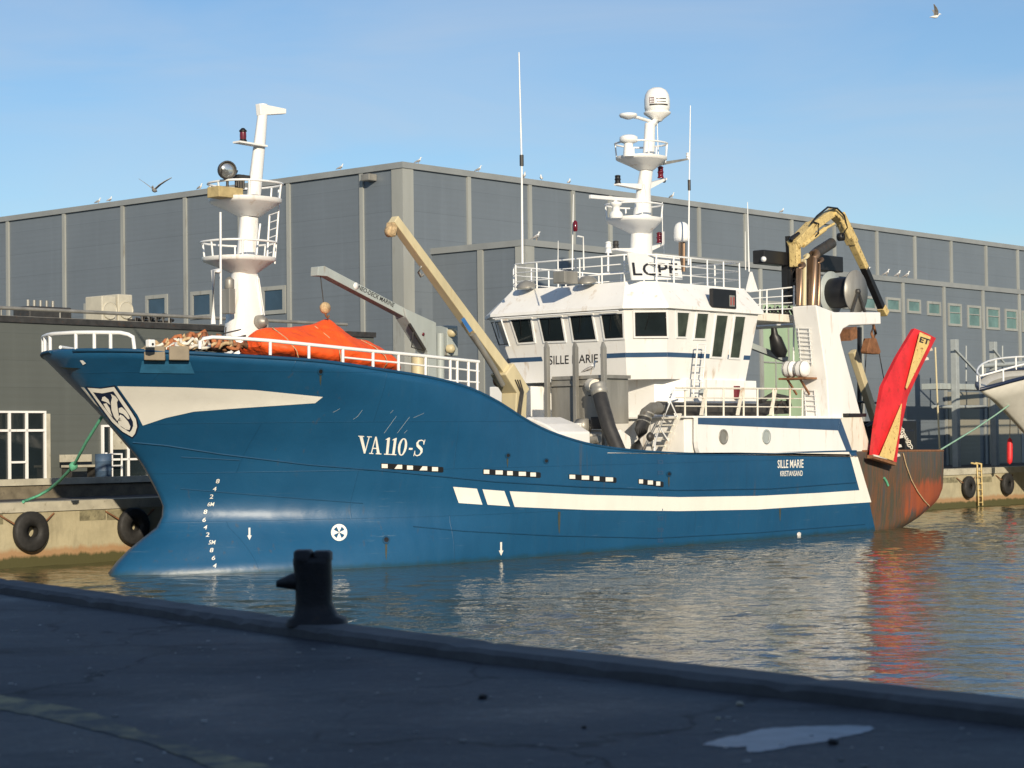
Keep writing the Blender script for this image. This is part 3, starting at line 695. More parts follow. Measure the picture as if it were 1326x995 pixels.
for pl in (((505, 295), (560, 325), (595, 370), (580, 400), (592, 500), (610, 590), (585, 632), (545, 580), (515, 500), (505, 400), (520, 340)),
           ((390, 375), (400, 335), (430, 325), (475, 365), (500, 432), (450, 398)), ((412, 418), (450, 410), (490, 470), (510, 540), (524, 575), (480, 530), (440, 472)),
           ((602, 472), (640, 460), (690, 505), (718, 548), (740, 600), (718, 608), (660, 545), (604, 522)),
           ((615, 545), (660, 570), (720, 640), (747, 700), (735, 742), (690, 735), (612, 682), (595, 655), (640, 632), (662, 625), (650, 596))):
    hull_decal('shield_bird', [Ez(*pl)], MT['decal_white'], 0.016, shield, 4)
hull_decal('shield_edge', [[(105, 501), (109, 501.5), (128, 527), (122, 522)]], WH, 0.012, maxlen=5)
# hull number, built stroke by stroke with serifs
def ell(cx, cy, rx, ry, n=28): return [(cx + rx * math.cos(2 * math.pi * k / n), cy + ry * math.sin(2 * math.pi * k / n)) for k in range(n)]
GL = {
 'V': (0.80, [[(0.06, 1), (0.26, 1), (0.45, 0.22), (0.40, 0), (0.33, 0)], [(0.36, 0), (0.42, 0), (0.72, 1), (0.65, 1)], [(0, 1), (0.36, 1), (0.36, 0.95), (0, 0.95)], [(0.54, 1), (0.84, 1), (0.84, 0.95), (0.54, 0.95)]]),
 'A': (0.80, [[(0.10, 0), (0.17, 0), (0.43, 1), (0.37, 1)], [(0.36, 1), (0.46, 1), (0.72, 0), (0.53, 0)], [(0.20, 0.3), (0.58, 0.3), (0.57, 0.36), (0.21, 0.36)], [(0, 0), (0.28, 0), (0.28, 0.05), (0, 0.05)], [(0.44, 0), (0.82, 0), (0.82, 0.05), (0.44, 0.05)]]),
 '1': (0.40, [[(0.12, 0), (0.28, 0), (0.28, 1), (0.22, 1), (0.12, 0.93)], [(0, 0), (0.4, 0), (0.4, 0.05), (0, 0.05)], [(0, 0.86), (0.12, 0.86), (0.22, 1), (0.12, 0.95)]]),
 '0': (0.58, arc_band(ell(0.29, 0.5, 0.28, 0.51), ell(0.29, 0.5, 0.13, 0.45))),
 '-': (0.26, [[(0, 0.36), (0.24, 0.36), (0.24, 0.47), (0, 0.47)]]),
}
_S = [(0.50, 0.74), (0.46, 0.90), (0.32, 0.96), (0.16, 0.92), (0.09, 0.78), (0.14, 0.64), (0.30, 0.53), (0.45, 0.42), (0.50, 0.26), (0.42, 0.10), (0.26, 0.03), (0.11, 0.09), (0.06, 0.27)]
_W = [0.03, 0.05, 0.06, 0.09, 0.13, 0.16, 0.18, 0.16, 0.13, 0.09, 0.06, 0.05, 0.03]
sp = []
for i in range(len(_S) - 1):
    def side(k, sg):
        a = _S[max(k - 1, 0)]; b = _S[min(k + 1, len(_S) - 1)]; dx, dy = b[0] - a[0], b[1] - a[1]; l = math.hypot(dx, dy)
        return (_S[k][0] - sg * dy / l * _W[k] / 2, _S[k][1] + sg * dx / l * _W[k] / 2)
    sp.append([side(i, 1), side(i + 1, 1), side(i + 1, -1), side(i, -1)])
sp += [[(0.03, 0.0), (0.07, 0.0), (0.08, 0.32), (0.04, 0.32)], [(0.49, 0.7), (0.53, 0.7), (0.53, 1.0), (0.49, 1.0)]]
GL['S'] = (0.58, sp)
polys = []; cx = 0; glyphs = []
for ch, gap in (('V', -0.12), ('A', 0.20), ('1', 0.02), ('1', 0.03), ('0', 0.14), ('-', 0.10), ('S', 0)):
    w_, pls = GL[ch]; glyphs.append([[(cx + x + 0.18 * y, y) for x, y in pl] for pl in pls]); cx += w_ + gap
Q = [(466.5, 587), (549, 591.5), (551.5, 569.5), (462, 564)]
tw = cx + 0.18
for gl in glyphs: hull_decal('hull_number_glyph', [[bil(Q, (x - 0.10) / (tw - 0.10), y) for x, y in pl] for pl in gl], MT['decal_white'], 0.014)
# port side name and home port
hull_text('ship_name', 'SILLE MARIE', [(1006.5, 606.5), (1040, 606), (1040, 595), (1006.5, 596)], MT['decal_white'], weight=0.012)
hull_text('home_port', 'KRISTIANSAND', [(1010, 617), (1039, 616.5), (1039, 609.5), (1010, 610)], MT['decal_white'], weight=0.010)
# draught marks
for txt, x, y in (('8', 282, 623), ('4', 278, 633), ('2', 274, 643), ('6M', 273, 653), ('8', 266, 663), ('6', 264.5, 673.5), ('4', 266, 683.5), ('2', 269, 693), ('5M', 274.5, 703), ('8', 274, 713), ('6', 276.5, 723), ('4', 278, 733)):
    wv = 5.5 * len(txt) if len(txt) == 1 else 10
    hull_text('draught_mark', txt, [(x - wv / 2.4 - 0.5, y + 2.8), (x + wv / 2.4 - 0.5, y + 2.8), (x + wv / 2.4 + 0.7, y - 2.8), (x - wv / 2.4 + 0.7, y - 2.8)], MT['decal_white'], weight=0.008)
# bow thruster symbol
tcx, tcy = 439, 690
hull_decal('thruster_mark', arc_band([(tcx + x * 10.5, tcy + y * 11) for x, y in ell(0, 0, 1, 1)], [(tcx + x * 7.6, tcy + y * 8) for x, y in ell(0, 0, 1, 1)]) +
    [[(tcx, tcy)] + [(tcx + 7.7 * math.cos(a0 + da), tcy + 8.1 * math.sin(a0 + da)) for da in (-0.42, -0.2, 0, 0.2, 0.42)] for a0 in (0, math.pi / 2, math.pi, 1.5 * math.pi)], WH, 0.012)
for ax, ay, s_ in ((323, 692, 1.0), (648.5, 711, 1.1)):
    hull_decal('tug_mark', [[(ax - 1.2, ay - 8 * s_), (ax + 1.2, ay - 8 * s_), (ax + 1.2, ay + 2), (ax - 1.2, ay + 2)], [(ax - 3, ay + 2), (ax + 3, ay + 2), (ax, ay + 8 * s_)]], WH)
# freeing ports: dark slots with pale frames behind
for x0, x1, y0, y1, n_ in ((493, 574, 603.5, 608.5, 5), (625, 700, 611, 615.5, 5), (736, 798, 617.5, 622, 4), (826, 859, 623.5, 627.5, 3)):
    h_ = 3.6
    slot = hull_decal('freeing_port', [[(x0, y0 - h_ + 1), (x0 + 1.5, y0 - h_), (x1 - 1.5, y1 - h_), (x1, y1 - h_ + 1), (x1, y1 + h_ - 1), (x1 - 1.5, y1 + h_), (x0 + 1.5, y0 + h_), (x0, y0 + h_ - 1)]], MT['black'], 0.010)
    bl = []; step = (x1 - x0) / n_
    for k in range(n_):
        xa = x0 + k * step + 1.0 + (0.3 if k else 0); xb = xa + step * (0.62 if k % 2 else 0.48); ya = y0 + (y1 - y0) * (xa - x0) / (x1 - x0)
        sk = 4 if (x0 < 500 and k % 2) else 0
        bl.append([(xa + sk, ya - h_ + 0.9), (xb, ya - h_ + 1.1), (xb, ya + h_ - 0.9), (xa, ya + h_ - 1.0)])
    [hull_decal('frame_glimpse', [b_], MT['decal_white'], 0.014, slot) for b_ in bl]
# hawse holes, portlights and small fittings
for x, y, r in ((415, 481, 4.2), (500, 699.5, 5), (657.5, 590, 3.6), (707, 597, 3.6), (866, 614, 3.4), (1034, 692, 2.6), (282, 623, 0)):
    if not r: continue
    mm = MT['white'] if x == 1034 else MT['steel_dark']
    ring = hull_decal('hull_fitting', arc_band([(x + a * r, y + b * r * 1.1) for a, b in ell(0, 0, 1, 1, 16)], [(x + a * r * 0.6, y + b * r * 0.66) for a, b in ell(0, 0, 1, 1, 16)]), MT['bead'] if x != 1034 else MT['white'], 0.02)
    hull_decal('opening', [[(x + a * r * 0.62, y + b * r * 0.68) for a, b in ell(0, 0, 1, 1, 16)]], mm if x == 1034 else MT['black'], 0.012, ring)
hull_decal('bow_eye', [[(104, 466), (108, 466), (112, 470), (108, 472)]], MT['white'], 0.03)
# raised strakes: knuckle bead, lower chine bead
def bead(pts, r, name, m):
    out = []
    for (x0, y0), (x1, y1) in zip(pts, pts[1:]):
        k = max(2, int(abs(x1 - x0) / 12))
        for i in range(k): out.append(on_hull(x0 + (x1 - x0) * i / k, y0 + (y1 - y0) * i / k, 0.004))
    out.append(on_hull(*pts[-1], 0.004)); MB().tube(out, r, 6).build(name, m, hull)
bead([(172, 573), (215, 577), (285, 588), (400, 602), (500, 610), (640, 624), (760, 631), (880, 635), (1000, 633), (1108, 625)], 0.022, 'knuckle_bead', MT['bead'])
bead([(235, 592), (310, 596)], 0.015, 'weld_bead', MT['bead'])
bead([(535, 682), (600, 688), (720, 694), (850, 697), (980, 690), (1120, 679)], 0.018, 'chine_bead', MT['bead'])
bead([(234, 633), (330, 641), (470, 652)], 0.012, 'weld_bead', MT['bead'])
# scratches in the paint under the anchor, worn white
sc_p = []
for x0, y0, x1, y1 in ((497, 561, 513, 539), (514, 561, 530, 540), (462, 540, 469, 531), (431, 534, 440, 529), (457, 543, 463, 539), (505, 535, 509, 531), (535, 541, 549, 535), (523, 561, 527, 557)):
    sc_p.append([(x0, y0), (x0 + 0.35, y0 + 0.2), (x1 + 0.3, y1 + 0.15), (x1, y1)])
hull_decal('paint_scratches', sc_p, mat('scratched_primer', (0.40, 0.45, 0.47), 0.6), 0.008)
for x, y0, y1, w_ in ((724, 663, 692, 1.6), (657, 594, 606, 1.0), (866, 618, 632, 1.0), (500, 705, 726, 1.4), (415, 486, 500, 1.2), (1010, 655, 676, 1.2)):
    hull_decal('rust_run', [[(x - w_, y0), (x + w_, y0), (x + w_ * 0.8, (y0 + y1) / 2), (x + w_ * 0.2, y1), (x - w_ * 0.4, y1 - 3), (x - w_ * 0.9, (y0 + y1) / 2)]], MT['run'], 0.006)
# depth ladder marks amidships
marks = []
for y in (598, 612, 641, 660, 671, 686, 700): marks += [[(851, y - 2), (858.5, y - 2), (858.5, y - 1), (851, y - 1)], [(851, y + 1.5), (858.5, y + 1.5), (858.5, y + 2.5), (851, y + 2.5)], [(852, y - 1), (853, y - 1), (853, y + 1.5), (852, y + 1.5)], [(857, y - 1), (858, y - 1), (858, y + 1.5), (857, y + 1.5)]]
hull_decal('ladder_marks', marks, MT['navy'], 0.01)
# rope fairlead pocket high on the bow
plate = MB()
for x0, x1 in ((187, 214), (219, 245)):
    c = [on_hull(x, y, 0.10) for x, y in ((x0, 458), (x1, 458.5), (x1, 456), (x0, 456))]; c = [q - Vector((0, 0, 0.10)) for q in c]
    up = Vector((0, 0, 0.36)); vs = [c[0], c[1], c[1] + up, c[0] + up]
    nn = (c[1] - c[0]).cross(Vector((0, 0, 1))).normalized(); 
    if nn.dot(EYE_H - c[0]) < 0: nn = -nn
    plate.prism(vs, nn * -0.22)
plate.build('fairlead_plates', MT['plate_brown'], ship, bevel=0.02)
hull_decal('fairlead_recess', [[(184, 467), (246, 468), (252, 483.5), (181, 482.5)]], mat('faded_blue_paint', (0.035, 0.16, 0.30), 0.4), 0.02)
# capping rail along the bulwark
cap = MB()
for side in (1, -1):
    cap.tube([(g[NV].x, (g[NV].y - 0.03) * side, g[NV].z + 0.01) for g in grid[1:] if g[NV].x < 29.4], 0.05, 6)
cap.build('bulwark_cap', MT['bead'], ship)
cap = MB()
for side in (1, -1):
    cap.tube([(g[NV].x, (g[NV].y - 0.03) * side, g[NV].z + 0.01) for g in grid if g[NV].x >= 29.4], 0.05, 6)
cap.build('stern_cap', MT['rust'], ship)

# decks
MT['deck'] = mat('grey_green_deck', (0.12, 0.16, 0.14), 0.7, var=0.2, scale=2)
dk = MB(); rows = []
for i in range(26):
    s = -1.6 + i * (10.9 / 25); zt = smooth_tab(SHEER, s) - 0.42 if s < 8.2 else smooth_tab(SHEER, 8.2) - 0.42
    h = max(0.05, half(s, zt) - 0.12); rows.append([(s, -h, zt), (s, h, zt)])
for a, b in zip(rows, rows[1:]): dk.add([a[0], b[0], b[1], a[1]], [(0, 1, 2, 3)])
sE = rows[-1][0][0]; hE = rows[-1][1][1]; zE = rows[-1][0][2]
hb = half(sE, 1.75) - 0.14; hm_ = half(sE, 2.6) - 0.14; dk.add([(sE, -hb, 1.75), (sE, hb, 1.75), (sE, hm_, 2.6), (sE, hE, zE), (sE, -hE, zE), (sE, -hm_, 2.6)], [(0, 1, 2, 3, 4, 5)])
dk.build('foredeck', MT['deck'], ship)
rows = []
for i in range(28):
    s = 8.6 + i * (26.0 / 27); h = half(s, 1.75) - 0.14; rows.append([(s, -h, 1.75), (s, h, 1.75)])
dk = MB()
for a, b in zip(rows, rows[1:]): dk.add([a[0], b[0], b[1], a[1]], [(0, 1, 2, 3)])
dk.build('main_deck', MT['deck'], ship)

# rails helper: pixels to a fore-and-aft plane
def rail_line(mb, pts, r): mb.tube(pts, r, 6)
# bow rail around the stem
bowr = MB(); top = []
def rim(s, side, dz=0.0):
    z = smooth_tab(SHEER, s); return Vector((s, side * max(0.0, half(s, z) - 0.08), z + dz))
ss = [-1.57, -1.53, -1.42, -1.25, -1.05]
sB = pz(166, 440, 6.1).x
path = [rim(s, -1, 0.46) for s in ss[::-1]] + [rim(s, 1, 0.46) for s in ss[1:]]
s_end = -0.83
endp = rim(s_end, 1, 0.42)
bowr.tube([rim(-0.4, -1, 0)] + [rim(-0.45, -1, 0.40)] + path + [rim(-0.95, 1, 0.46), endp, rim(s_end + 0.08, 1, 0.36), rim(s_end + 0.1, 1, 0)], 0.055, 8)
for s in (-1.52, -1.32, -1.1):
    for sd in (1, -1): bowr.tube([rim(s, sd, 0), rim(s, sd, 0.46)], 0.05, 6)
bowr.build('bow_rail', MT['white_clean'], ship)
# long rail over the foredeck
fr_ = MB(); T = 4.62
def fpt(x, y):      # follow the rim in plan
    p = pt(x, y, T)
    for _ in range(6):
        h = half(p.x, smooth_tab(SHEER, p.x)) - 0.07; p = pt(x, y, max(h, 1.0))
    return p
topl = [fpt(x, y) for x, y in ((259, 452), (259.5, 443), (263, 438.5), (275, 437), (310, 438.5), (350, 441.5), (400, 446.5), (444, 451), (483, 455), (516, 458), (551, 461.5), (583, 465), (620, 468.7))]
fr_.tube(topl, 0.05, 8)
fr_.tube([fpt(x, y) for x, y in ((444, 463), (483, 467), (516, 470), (551, 474), (583, 477), (620, 481))], 0.03, 6)
fr_.tube([fpt(x, y) for x, y in ((551, 489), (583, 493), (620, 495.5))], 0.03, 6)
for x, yt, yb in ((350, 441.5, 460), (400, 446.5, 465.5), (444, 451, 473), (483, 455, 481), (516, 458, 486), (551, 461.5, 493), (583, 465, 503), (592, 466, 506), (606.5, 467.5, 515), (618, 468.7, 515)):
    fr_.tube([fpt(x, yt), fpt(x, yb)], 0.045, 6)
fr_.tube([fpt(606, 514.5), fpt(625, 515)], 0.06, 6); fr_.tube([fpt(619, 515), fpt(626, 530)], 0.035, 6)
fr_.build('foredeck_rail', MT['white_clean'], ship)
# starboard foredeck rail
fr2 = MB(); pp = [Vector((p.x, -p.y, p.z)) for p in topl[3:]]
fr2.tube(pp, 0.05, 8)
for p in pp[2:]: fr2.tube([p, (p.x, p.y, smooth_tab(SHEER, p.x))], 0.04, 6)
fr2.build('foredeck_rail', MT['white_clean'], ship)

# ---------------- foremast
def mast_ring(y, xl, xr, t=0.0, d=None):
    a, b = pt(xl, y, t), pt(xr, y, t); w = (b.x - a.x) * 0.86; c = (a.x + b.x) / 2; z = (a.z + b.z) / 2; d = d or w * 0.72; rr = []
    for k in range(12):
        an = 2 * math.pi * k / 12; cs, sn = math.cos(an), math.sin(an)
        rr.append((c + w / 2 * math.copysign(abs(cs) ** 0.7, cs), t + d / 2 * math.copysign(abs(sn) ** 0.7, sn), z))
    return rr
fm = MB().loft([mast_ring(470, 290, 343), mast_ring(428, 293, 341), mast_ring(354, 301.5, 332.5), mast_ring(330, 308, 333), mast_ring(281, 312, 333.5), mast_ring(257, 320, 336.6), mast_ring(180, 330, 343.5), mast_ring(150, 334, 345.5), mast_ring(135, 336.5, 346)]).build('foremast', MT['white'], ship)
a, b, c, d = pt(336.5, 134, 0.1), pt(371, 141, 0.1), pt(371, 147.5, 0.1), pt(338, 149.5, 0.1)
MB().prism([a, b, c, d], (0, -0.2, 0)).build('gallows_arm', MT['white'], fm, bevel=0.02)
def nest(ytop, xl, xr, yapex, xm, parent, t=0.0, w=0.95, rail_y=None, rl=0.0, posts=5, name='lookout_platform'):
    """crow's nest: rounded deck plate whose underside tapers back to the mast, with a hoop rail"""
    a, b, m = pt(xl, ytop, t), pt(xr, ytop, t), pt(xm, yapex, t); c = (a.x + b.x) / 2; z = (a.z + b.z) / 2; L = (xr - xl) * (a - EYE_H).length / F / 1.02; w = L * 0.47
    def oval(cx, z, lx, wy, n=24): return [(cx + lx / 2 * math.copysign(abs(math.cos(q)) ** 0.75, math.cos(q)), t + wy * math.copysign(abs(math.sin(q)) ** 0.8, math.sin(q)), z) for q in [2 * math.pi * k / n for k in range(n)]]
    h = z - m.z
    mb = MB().loft([oval(m.x, m.z, L * 0.30, L * 0.14), oval(m.x + (c - m.x) * 0.35, m.z + h * 0.35, L * 0.55, w * 0.62), oval(c, m.z + h * 0.72, L * 0.93, w * 0.95), oval(c, z - 0.09, L, w), oval(c, z, L, w)])
    pl = mb.build(name, MT['white'], parent)
    hz = rail_y; r = MB(); rg = oval(c + rl, z + hz, L * 1.02, w * 1.02); bs = oval(c, z - 0.02, L * 0.97, w * 0.97)
    r.tube(rg, 0.035, 6, closed=True)
    for k in range(0, 24, 4): r.tube([bs[k], rg[k]], 0.03, 6)
    r.build('hoop_rail', MT['white_clean'], pl)
    return pl, c, z
n1, c1, z1 = nest(334, 262, 355, 356, 317, fm, rail_y=0.42)
n2, c2, z2 = nest(258, 271, 363, 281, 323, fm, rail_y=0.42)
mb = MB()
for xa, ya, xb, yb, t in ((361, 270, 355.7, 342, 0.3), (349, 280, 346, 334, 0.5), (337, 290, 332, 330, 0.6), (361, 246, 361, 270, 0.3)): mb.tube([pt(xa, ya, t), pt(xb, yb, t)], 0.03, 6)
for k in range(6):
    y = 275 + k * 10; mb.tube([pt(360 - k * 0.75, y, 0.3), pt(348.5 - k * 0.5, y + 4, 0.5)], 0.018, 5)
mb.build('mast_ladder', MT['white_clean'], fm)
mb = MB(); mb.tube([pt(276, 420, 0.8), pt(276, 352, 0.8), pt(284, 351, 0.8)], 0.07, 8); mb.tube([pt(286, 420, 0.5), pt(285.5, 275, 0.5)], 0.035, 6)
mb.build('mast_pipe', MT['white_clean'], fm)
mb = MB(); p = pt(296, 395, 0.3); mb.box((p.x - 0.1, 0.1, p.z - 0.25), (p.x + 0.12, 0.45, p.z + 0.45)); p = pt(297, 367, 0.3); mb.lathe((p.x, 0.3, p.z - 0.2), [(0.02, 0), (0.14, 0.05), (0.14, 0.3), (0.02, 0.38)], n=12)
mb.build('junction_box', MT['galv'], fm, bevel=0.02)
# horn + red vent at the foot
p = pt(339, 417, 0.5); MB().lathe((p.x, 0.5, p.z), [(0.02, -0.2), (0.19, -0.15), (0.2, 0.05), (0.1, 0.16)], (0.3, 1, 0), 14).build('floodlight', MT['galv'], fm)
# searchlight, on the upper platform
p = pt(294.5, 220.5, 0.35); dirv = Vector((-0.35, 0.75, -0.05)).normalized()
sl = MB().lathe(p - dirv * 0.22, [(0.05, -0.1), (0.16, -0.08), (0.25, 0.08), (0.265, 0.24), (0.25, 0.27), (0.225, 0.27), (0.22, 0.2)], dirv, 20).build('searchlight', MT['steel_dark'], fm)
MB().lathe(p - dirv * 0.02, [(0.215, 0), (0.2, 0.012), (0.08, 0.03), (0.01, 0.035)], dirv, 20).build('lens', MT['lamp_glass'], sl)
mb = MB(); q = pt(294.5, 243, 0.3); mb.tube([(q.x, q.y, q.z - 0.1), (q.x, q.y, p.z - 0.28)], 0.04, 6)
for sg in (-0.28, 0.28): mb.tube([(q.x, q.y, p.z - 0.28), (q.x + sg, q.y + 0.05, p.z - 0.2), (q.x + sg, q.y + 0.1, p.z + 0.02)], 0.025, 6)
mb.build('yoke', MT['steel_dark'], sl)
a, b = pt(280.5, 255, 0.4), pt(312, 244.5, 0.4); MB().box((a.x, 0.0, a.z), (b.x, 0.5, b.z)).build('wooden_crate', MT['wood'], fm, bevel=0.02)
mb = MB()
for x in (306, 309, 312, 315): q = pt(x, 245, 0.2); mb.tube([(q.x, 0.2, q.z), (q.x, 0.2, q.z + 0.4)], 0.045, 6)
a, b = pt(306, 229, 0.25), pt(321, 227, 0.25); mb.box((a.x, 0.1, a.z - 0.03), (b.x, 0.35, a.z + 0.06)); mb.build('cable_cluster', MT['steel_dark'], fm)
# masthead lamp on its bracket
a, b = pt(306, 184, 0.1), pt(342, 190, 0.1); MB().beam(a, b, 0.3, 0.05).build('lamp_bracket', MT['white'], fm)
p = pt(314.8, 184, 0.1); lp = MB().lathe(p, [(0.09, 0), (0.11, 0.02), (0.11, 0.05), (0.085, 0.06), (0.085, 0.28), (0.11, 0.29), (0.11, 0.32), (0.04, 0.39)], n=14).build('masthead_lamp', MT['black'], fm)
MB().lathe(p + Vector((0, 0, 0.07)), [(0.09, 0), (0.095, 0.1), (0.09, 0.2)], n=14).build('lens', MT['lamp_red'], lp)
# white junction between mast and port cable duct (edge strip)
mb = MB(); mb.tube([pt(341, 424, 0.35), pt(333, 358, 0.3)], 0.04, 6); mb.tube([pt(344, 420, 0.4), pt(335, 360, 0.4)], 0.02, 5); mb.build('mast_cable', MT['white_clean'], fm)

# ---------------- wheelhouse
def octo(sf, fh, c, W, sb, z): return [Vector(p) for p in ((sf, -fh, z), (sf, fh, z), (sf + c, W, z), (sb, W, z), (sb, -W, z), (sf + c, -W, z))]
ZL, ZV, ZT = 5.36, 7.62, 8.52
lvl_lip = octo(19.15, 2.35, 0.85, 3.35, 24.5, ZL)
lvl_top = octo(18.45, 2.80, 0.95, 3.85, 24.6, ZV)
wh = MB().loft([lvl_lip, lvl_top], smooth=False).build('wheelhouse', MT['white'], ship)
v0 = octo(18.33, 2.86, 0.97, 3.97, 24.75, ZV + 0.003); v1 = octo(19.0, 2.45, 0.75, 3.2, 24.75, ZT)
vis = MB().loft([v0, [p + Vector((0, 0, 0.10)) for p in v0], v1], smooth=False).build('visor', MT['white'], wh)
facets = {'front': (0, 1), 'port': (2, 3), 'pcorner': (1, 2), 'scorner': (5, 0)}
def fplane(k):
    i, j = facets[k]; a, b, c = lvl_lip[i], lvl_lip[j], lvl_top[j]
    n = (b - a).cross(lvl_top[i] - a).normalized()
    if n.dot(a - Vector((21.5, 0, ZL))) < 0: n = -n
    return a, n
def fwin(k, px, gm=MT['glass'], fw=0.06, bars=()):
    a, n = fplane(k); q = [hit(x, y, a, n) for x, y in px]
    return window(wh, q, n, MT['white_clean'], gm, fw, 0.035, bars=bars, wiper=(k != 'port'))
def Z5(*p): return [(600 + x / 3.315, 320 + y / 3.315) for x, y in p]      # notes were taken on an enlargement
MT['glass_bridge'] = mat('bridge_glass_green', (0.05, 0.062, 0.045), 0.05, var=0.5, scale=1.4, spec=0.8)
fwin('scorner', Z5((155, 422), (198, 418), (165, 318), (122, 322)))
fwin('front', Z5((238, 411), (305, 406), (290, 308), (206, 313)))
fwin('front', Z5((349, 405), (437, 402), (420, 301), (327, 306)))
fwin('front', Z5((476, 400), (571, 396), (552, 292), (460, 296)))
fwin('front', Z5((610, 393), (688, 389), (684, 285), (594, 290)))
fwin('pcorner', Z5((738, 383), (874, 382), (870, 278), (736, 280)))
fwin('port', Z5((918, 384), (953, 385), (968, 283), (916, 281)), MT['glass_bridge'])
fwin('port', Z5((990, 391), (1036, 392), (1050, 287), (1003, 285)), MT['glass_bridge'])
fwin('port', Z5((1064, 470), (1107, 472), (1134, 295), (1086, 293)), MT['glass_bridge'])
fwin('port', Z5((1143, 474), (1183, 476), (1209, 300), (1166, 298)), MT['glass_bridge'])
def fband(name, k, px, m, off):
    a, n = fplane(k); return MB().add([hit(x, y, a, n) + n * off for x, y in px], [tuple(range(len(px)))]).build(name, m, wh)
def strip_on(k, z0, z1, u0, u1, name, m):
    i, j = facets[k]; f0, f1 = (z0 - ZL) / (ZV - ZL), (z1 - ZL) / (ZV - ZL); _, n = fplane(k)
    def P(u, f): return (lvl_lip[i].lerp(lvl_lip[j], u)).lerp(lvl_top[i].lerp(lvl_top[j], u), f) + n * 0.006
    MB().add([P(u0, f0), P(u1, f0), P(u1, f1), P(u0, f1)], [(0, 1, 2, 3)]).build(name, m, wh)
sz0, sz1 = 6.07, 6.22
strip_on('front', sz0, sz1, 0.0, 0.29, 'blue_band', MT['navy']); strip_on('front', sz0, sz1, 0.79, 1.0, 'blue_band', MT['navy'])
strip_on('pcorner', sz0, sz1, 0.0, 1.0, 'blue_band', MT['navy']); strip_on('port', sz0, sz1, 0.0, 0.50, 'blue_band', MT['navy'])
strip_on('port', sz0, sz1, 0.72, 0.77, 'blue_band', MT['navy']); strip_on('port', sz0, sz1, 0.92, 1.0, 'blue_band', MT['navy'])
strip_on('scorner', sz0, sz1, 0.0, 1.0, 'blue_band', MT['navy'])
a, n = fplane('front'); plane_text('ship_name', 'SILLE MARIE', [hit(x, y, a, n) for x, y in ((711, 472.5), (774.5, 469.5), (774.5, 458.5), (711, 461))], n, MT['letter'], wh, 0.01, 0.006)
# grab rail under the visor, ladder on the port side
mb = MB(); mb.tube([lvl_top[0] + Vector((-0.16, 0.1, -0.06)), lvl_top[1] + Vector((-0.16, -0.1, -0.06))], 0.025, 6); mb.build('grab_rail', MT['white_clean'], wh)
lad = MB(); a = pt(903.5, 446, 3.95); b = pt(899, 495, 3.75); c = pt(914, 446, 3.95); d = pt(910, 495, 3.75)
lad.tube([a, b, pt(898, 510, 3.75)], 0.03, 6); lad.tube([c, d, pt(909, 510, 3.75)], 0.03, 6)
for k in range(7): lad.tube([a.lerp(b, k / 5), c.lerp(d, k / 5)], 0.02, 6)
lad.build('side_ladder', MT['white_clean'], wh)
# roof and rail
rt = v1; MB().prism([p + Vector((0, 0, -0.002)) for p in v1], (0, 0, 0.03)).build('roof', MT['white'], wh)
rp = octo(19.1, 2.35, 0.75, 3.1, 24.6, ZT)
rr = MB()
for dz, r in ((0.92, 0.032), (0.62, 0.02), (0.32, 0.02)): rr.tube([p + Vector((0, 0, dz)) for p in rp], r, 6, closed=True)
for i in range(6):
    p, q = rp[i], rp[(i + 1) % 6]; n_ = max(1, round((q - p).length / 1.0))
    for k in range(n_): b_ = p.lerp(q, k / n_); rr.tube([b_, b_ + Vector((0, 0, 0.92))], 0.03, 6)
rr.build('roof_rail', MT['white_clean'], wh)
# call sign board
bp = [pt(x, y, 2.9) for x, y in ((819, 363), (884, 362), (880, 332), (813, 327))]
brd = MB().prism([(p.x, 2.9, p.z) for p in bp], (0, -0.05, 0)).build('call_sign_board', MT['white_clean'], wh)
plane_text('call_sign', 'LCPE', [pt(x, y, 2.905) for x, y in ((820, 357), (878, 357), (877, 341), (818, 340))], (0, 1, 0), MT['letter'], brd, 0.006, 0.01)
# visor floodlights
for x, y in ((687.5, 374), (766, 368)):
    a, n = v0[0] + Vector((0, 0, 0.1)), None
    e1_, e2_ = v0[1] - v0[0], v1[0] - v0[0] - Vector((0, 0, 0.1)); n = e1_.cross(e2_).normalized()
    if n.x > 0: n = -n
    p = hit(x, y, a, n)
    fl = MB().lathe(p + Vector((-0.25, 0, 0.12)), [(0.06, 0.14), (0.22, 0.08), (0.34, -0.02), (0.36, -0.06), (0.33, -0.07)], (-0.25, 0.1, 1), 14).build('floodlight', MT['galv'], wh)
    MB().tube([p - n * 0.02, p + Vector((-0.2, 0, 0.2))], 0.04, 6).build('bracket', MT['white_clean'], fl)
# display box with red digits hung on the visor
a = pt(923.5, 398, 4.02); b = pt(953.5, 376, 4.02); tI = 4.02
dis = MB().box((a.x, tI - 0.16, a.z), (b.x, tI, b.z)).build('display_box', MT['black'], wh, bevel=0.02)
md_ = MT['digits'] = mat('red_digits', (0.45, 0.02, 0.02), 0.3, var=0.2)
a2, b2 = pt(944.5, 397, tI), pt(951, 383, tI)
MB().box((a2.x, tI + 0.002, a2.z), (b2.x, tI + 0.012, b2.z)).build('digit_frame', MT['galv'], dis)
plane_text('digits', '11', [pt(945.5, 395.5, tI), pt(950.3, 395.5, tI), pt(950.3, 385, tI), pt(945.5, 385, tI)], (0, 1, 0), MT['digits'], dis, 0.02, 0.03)
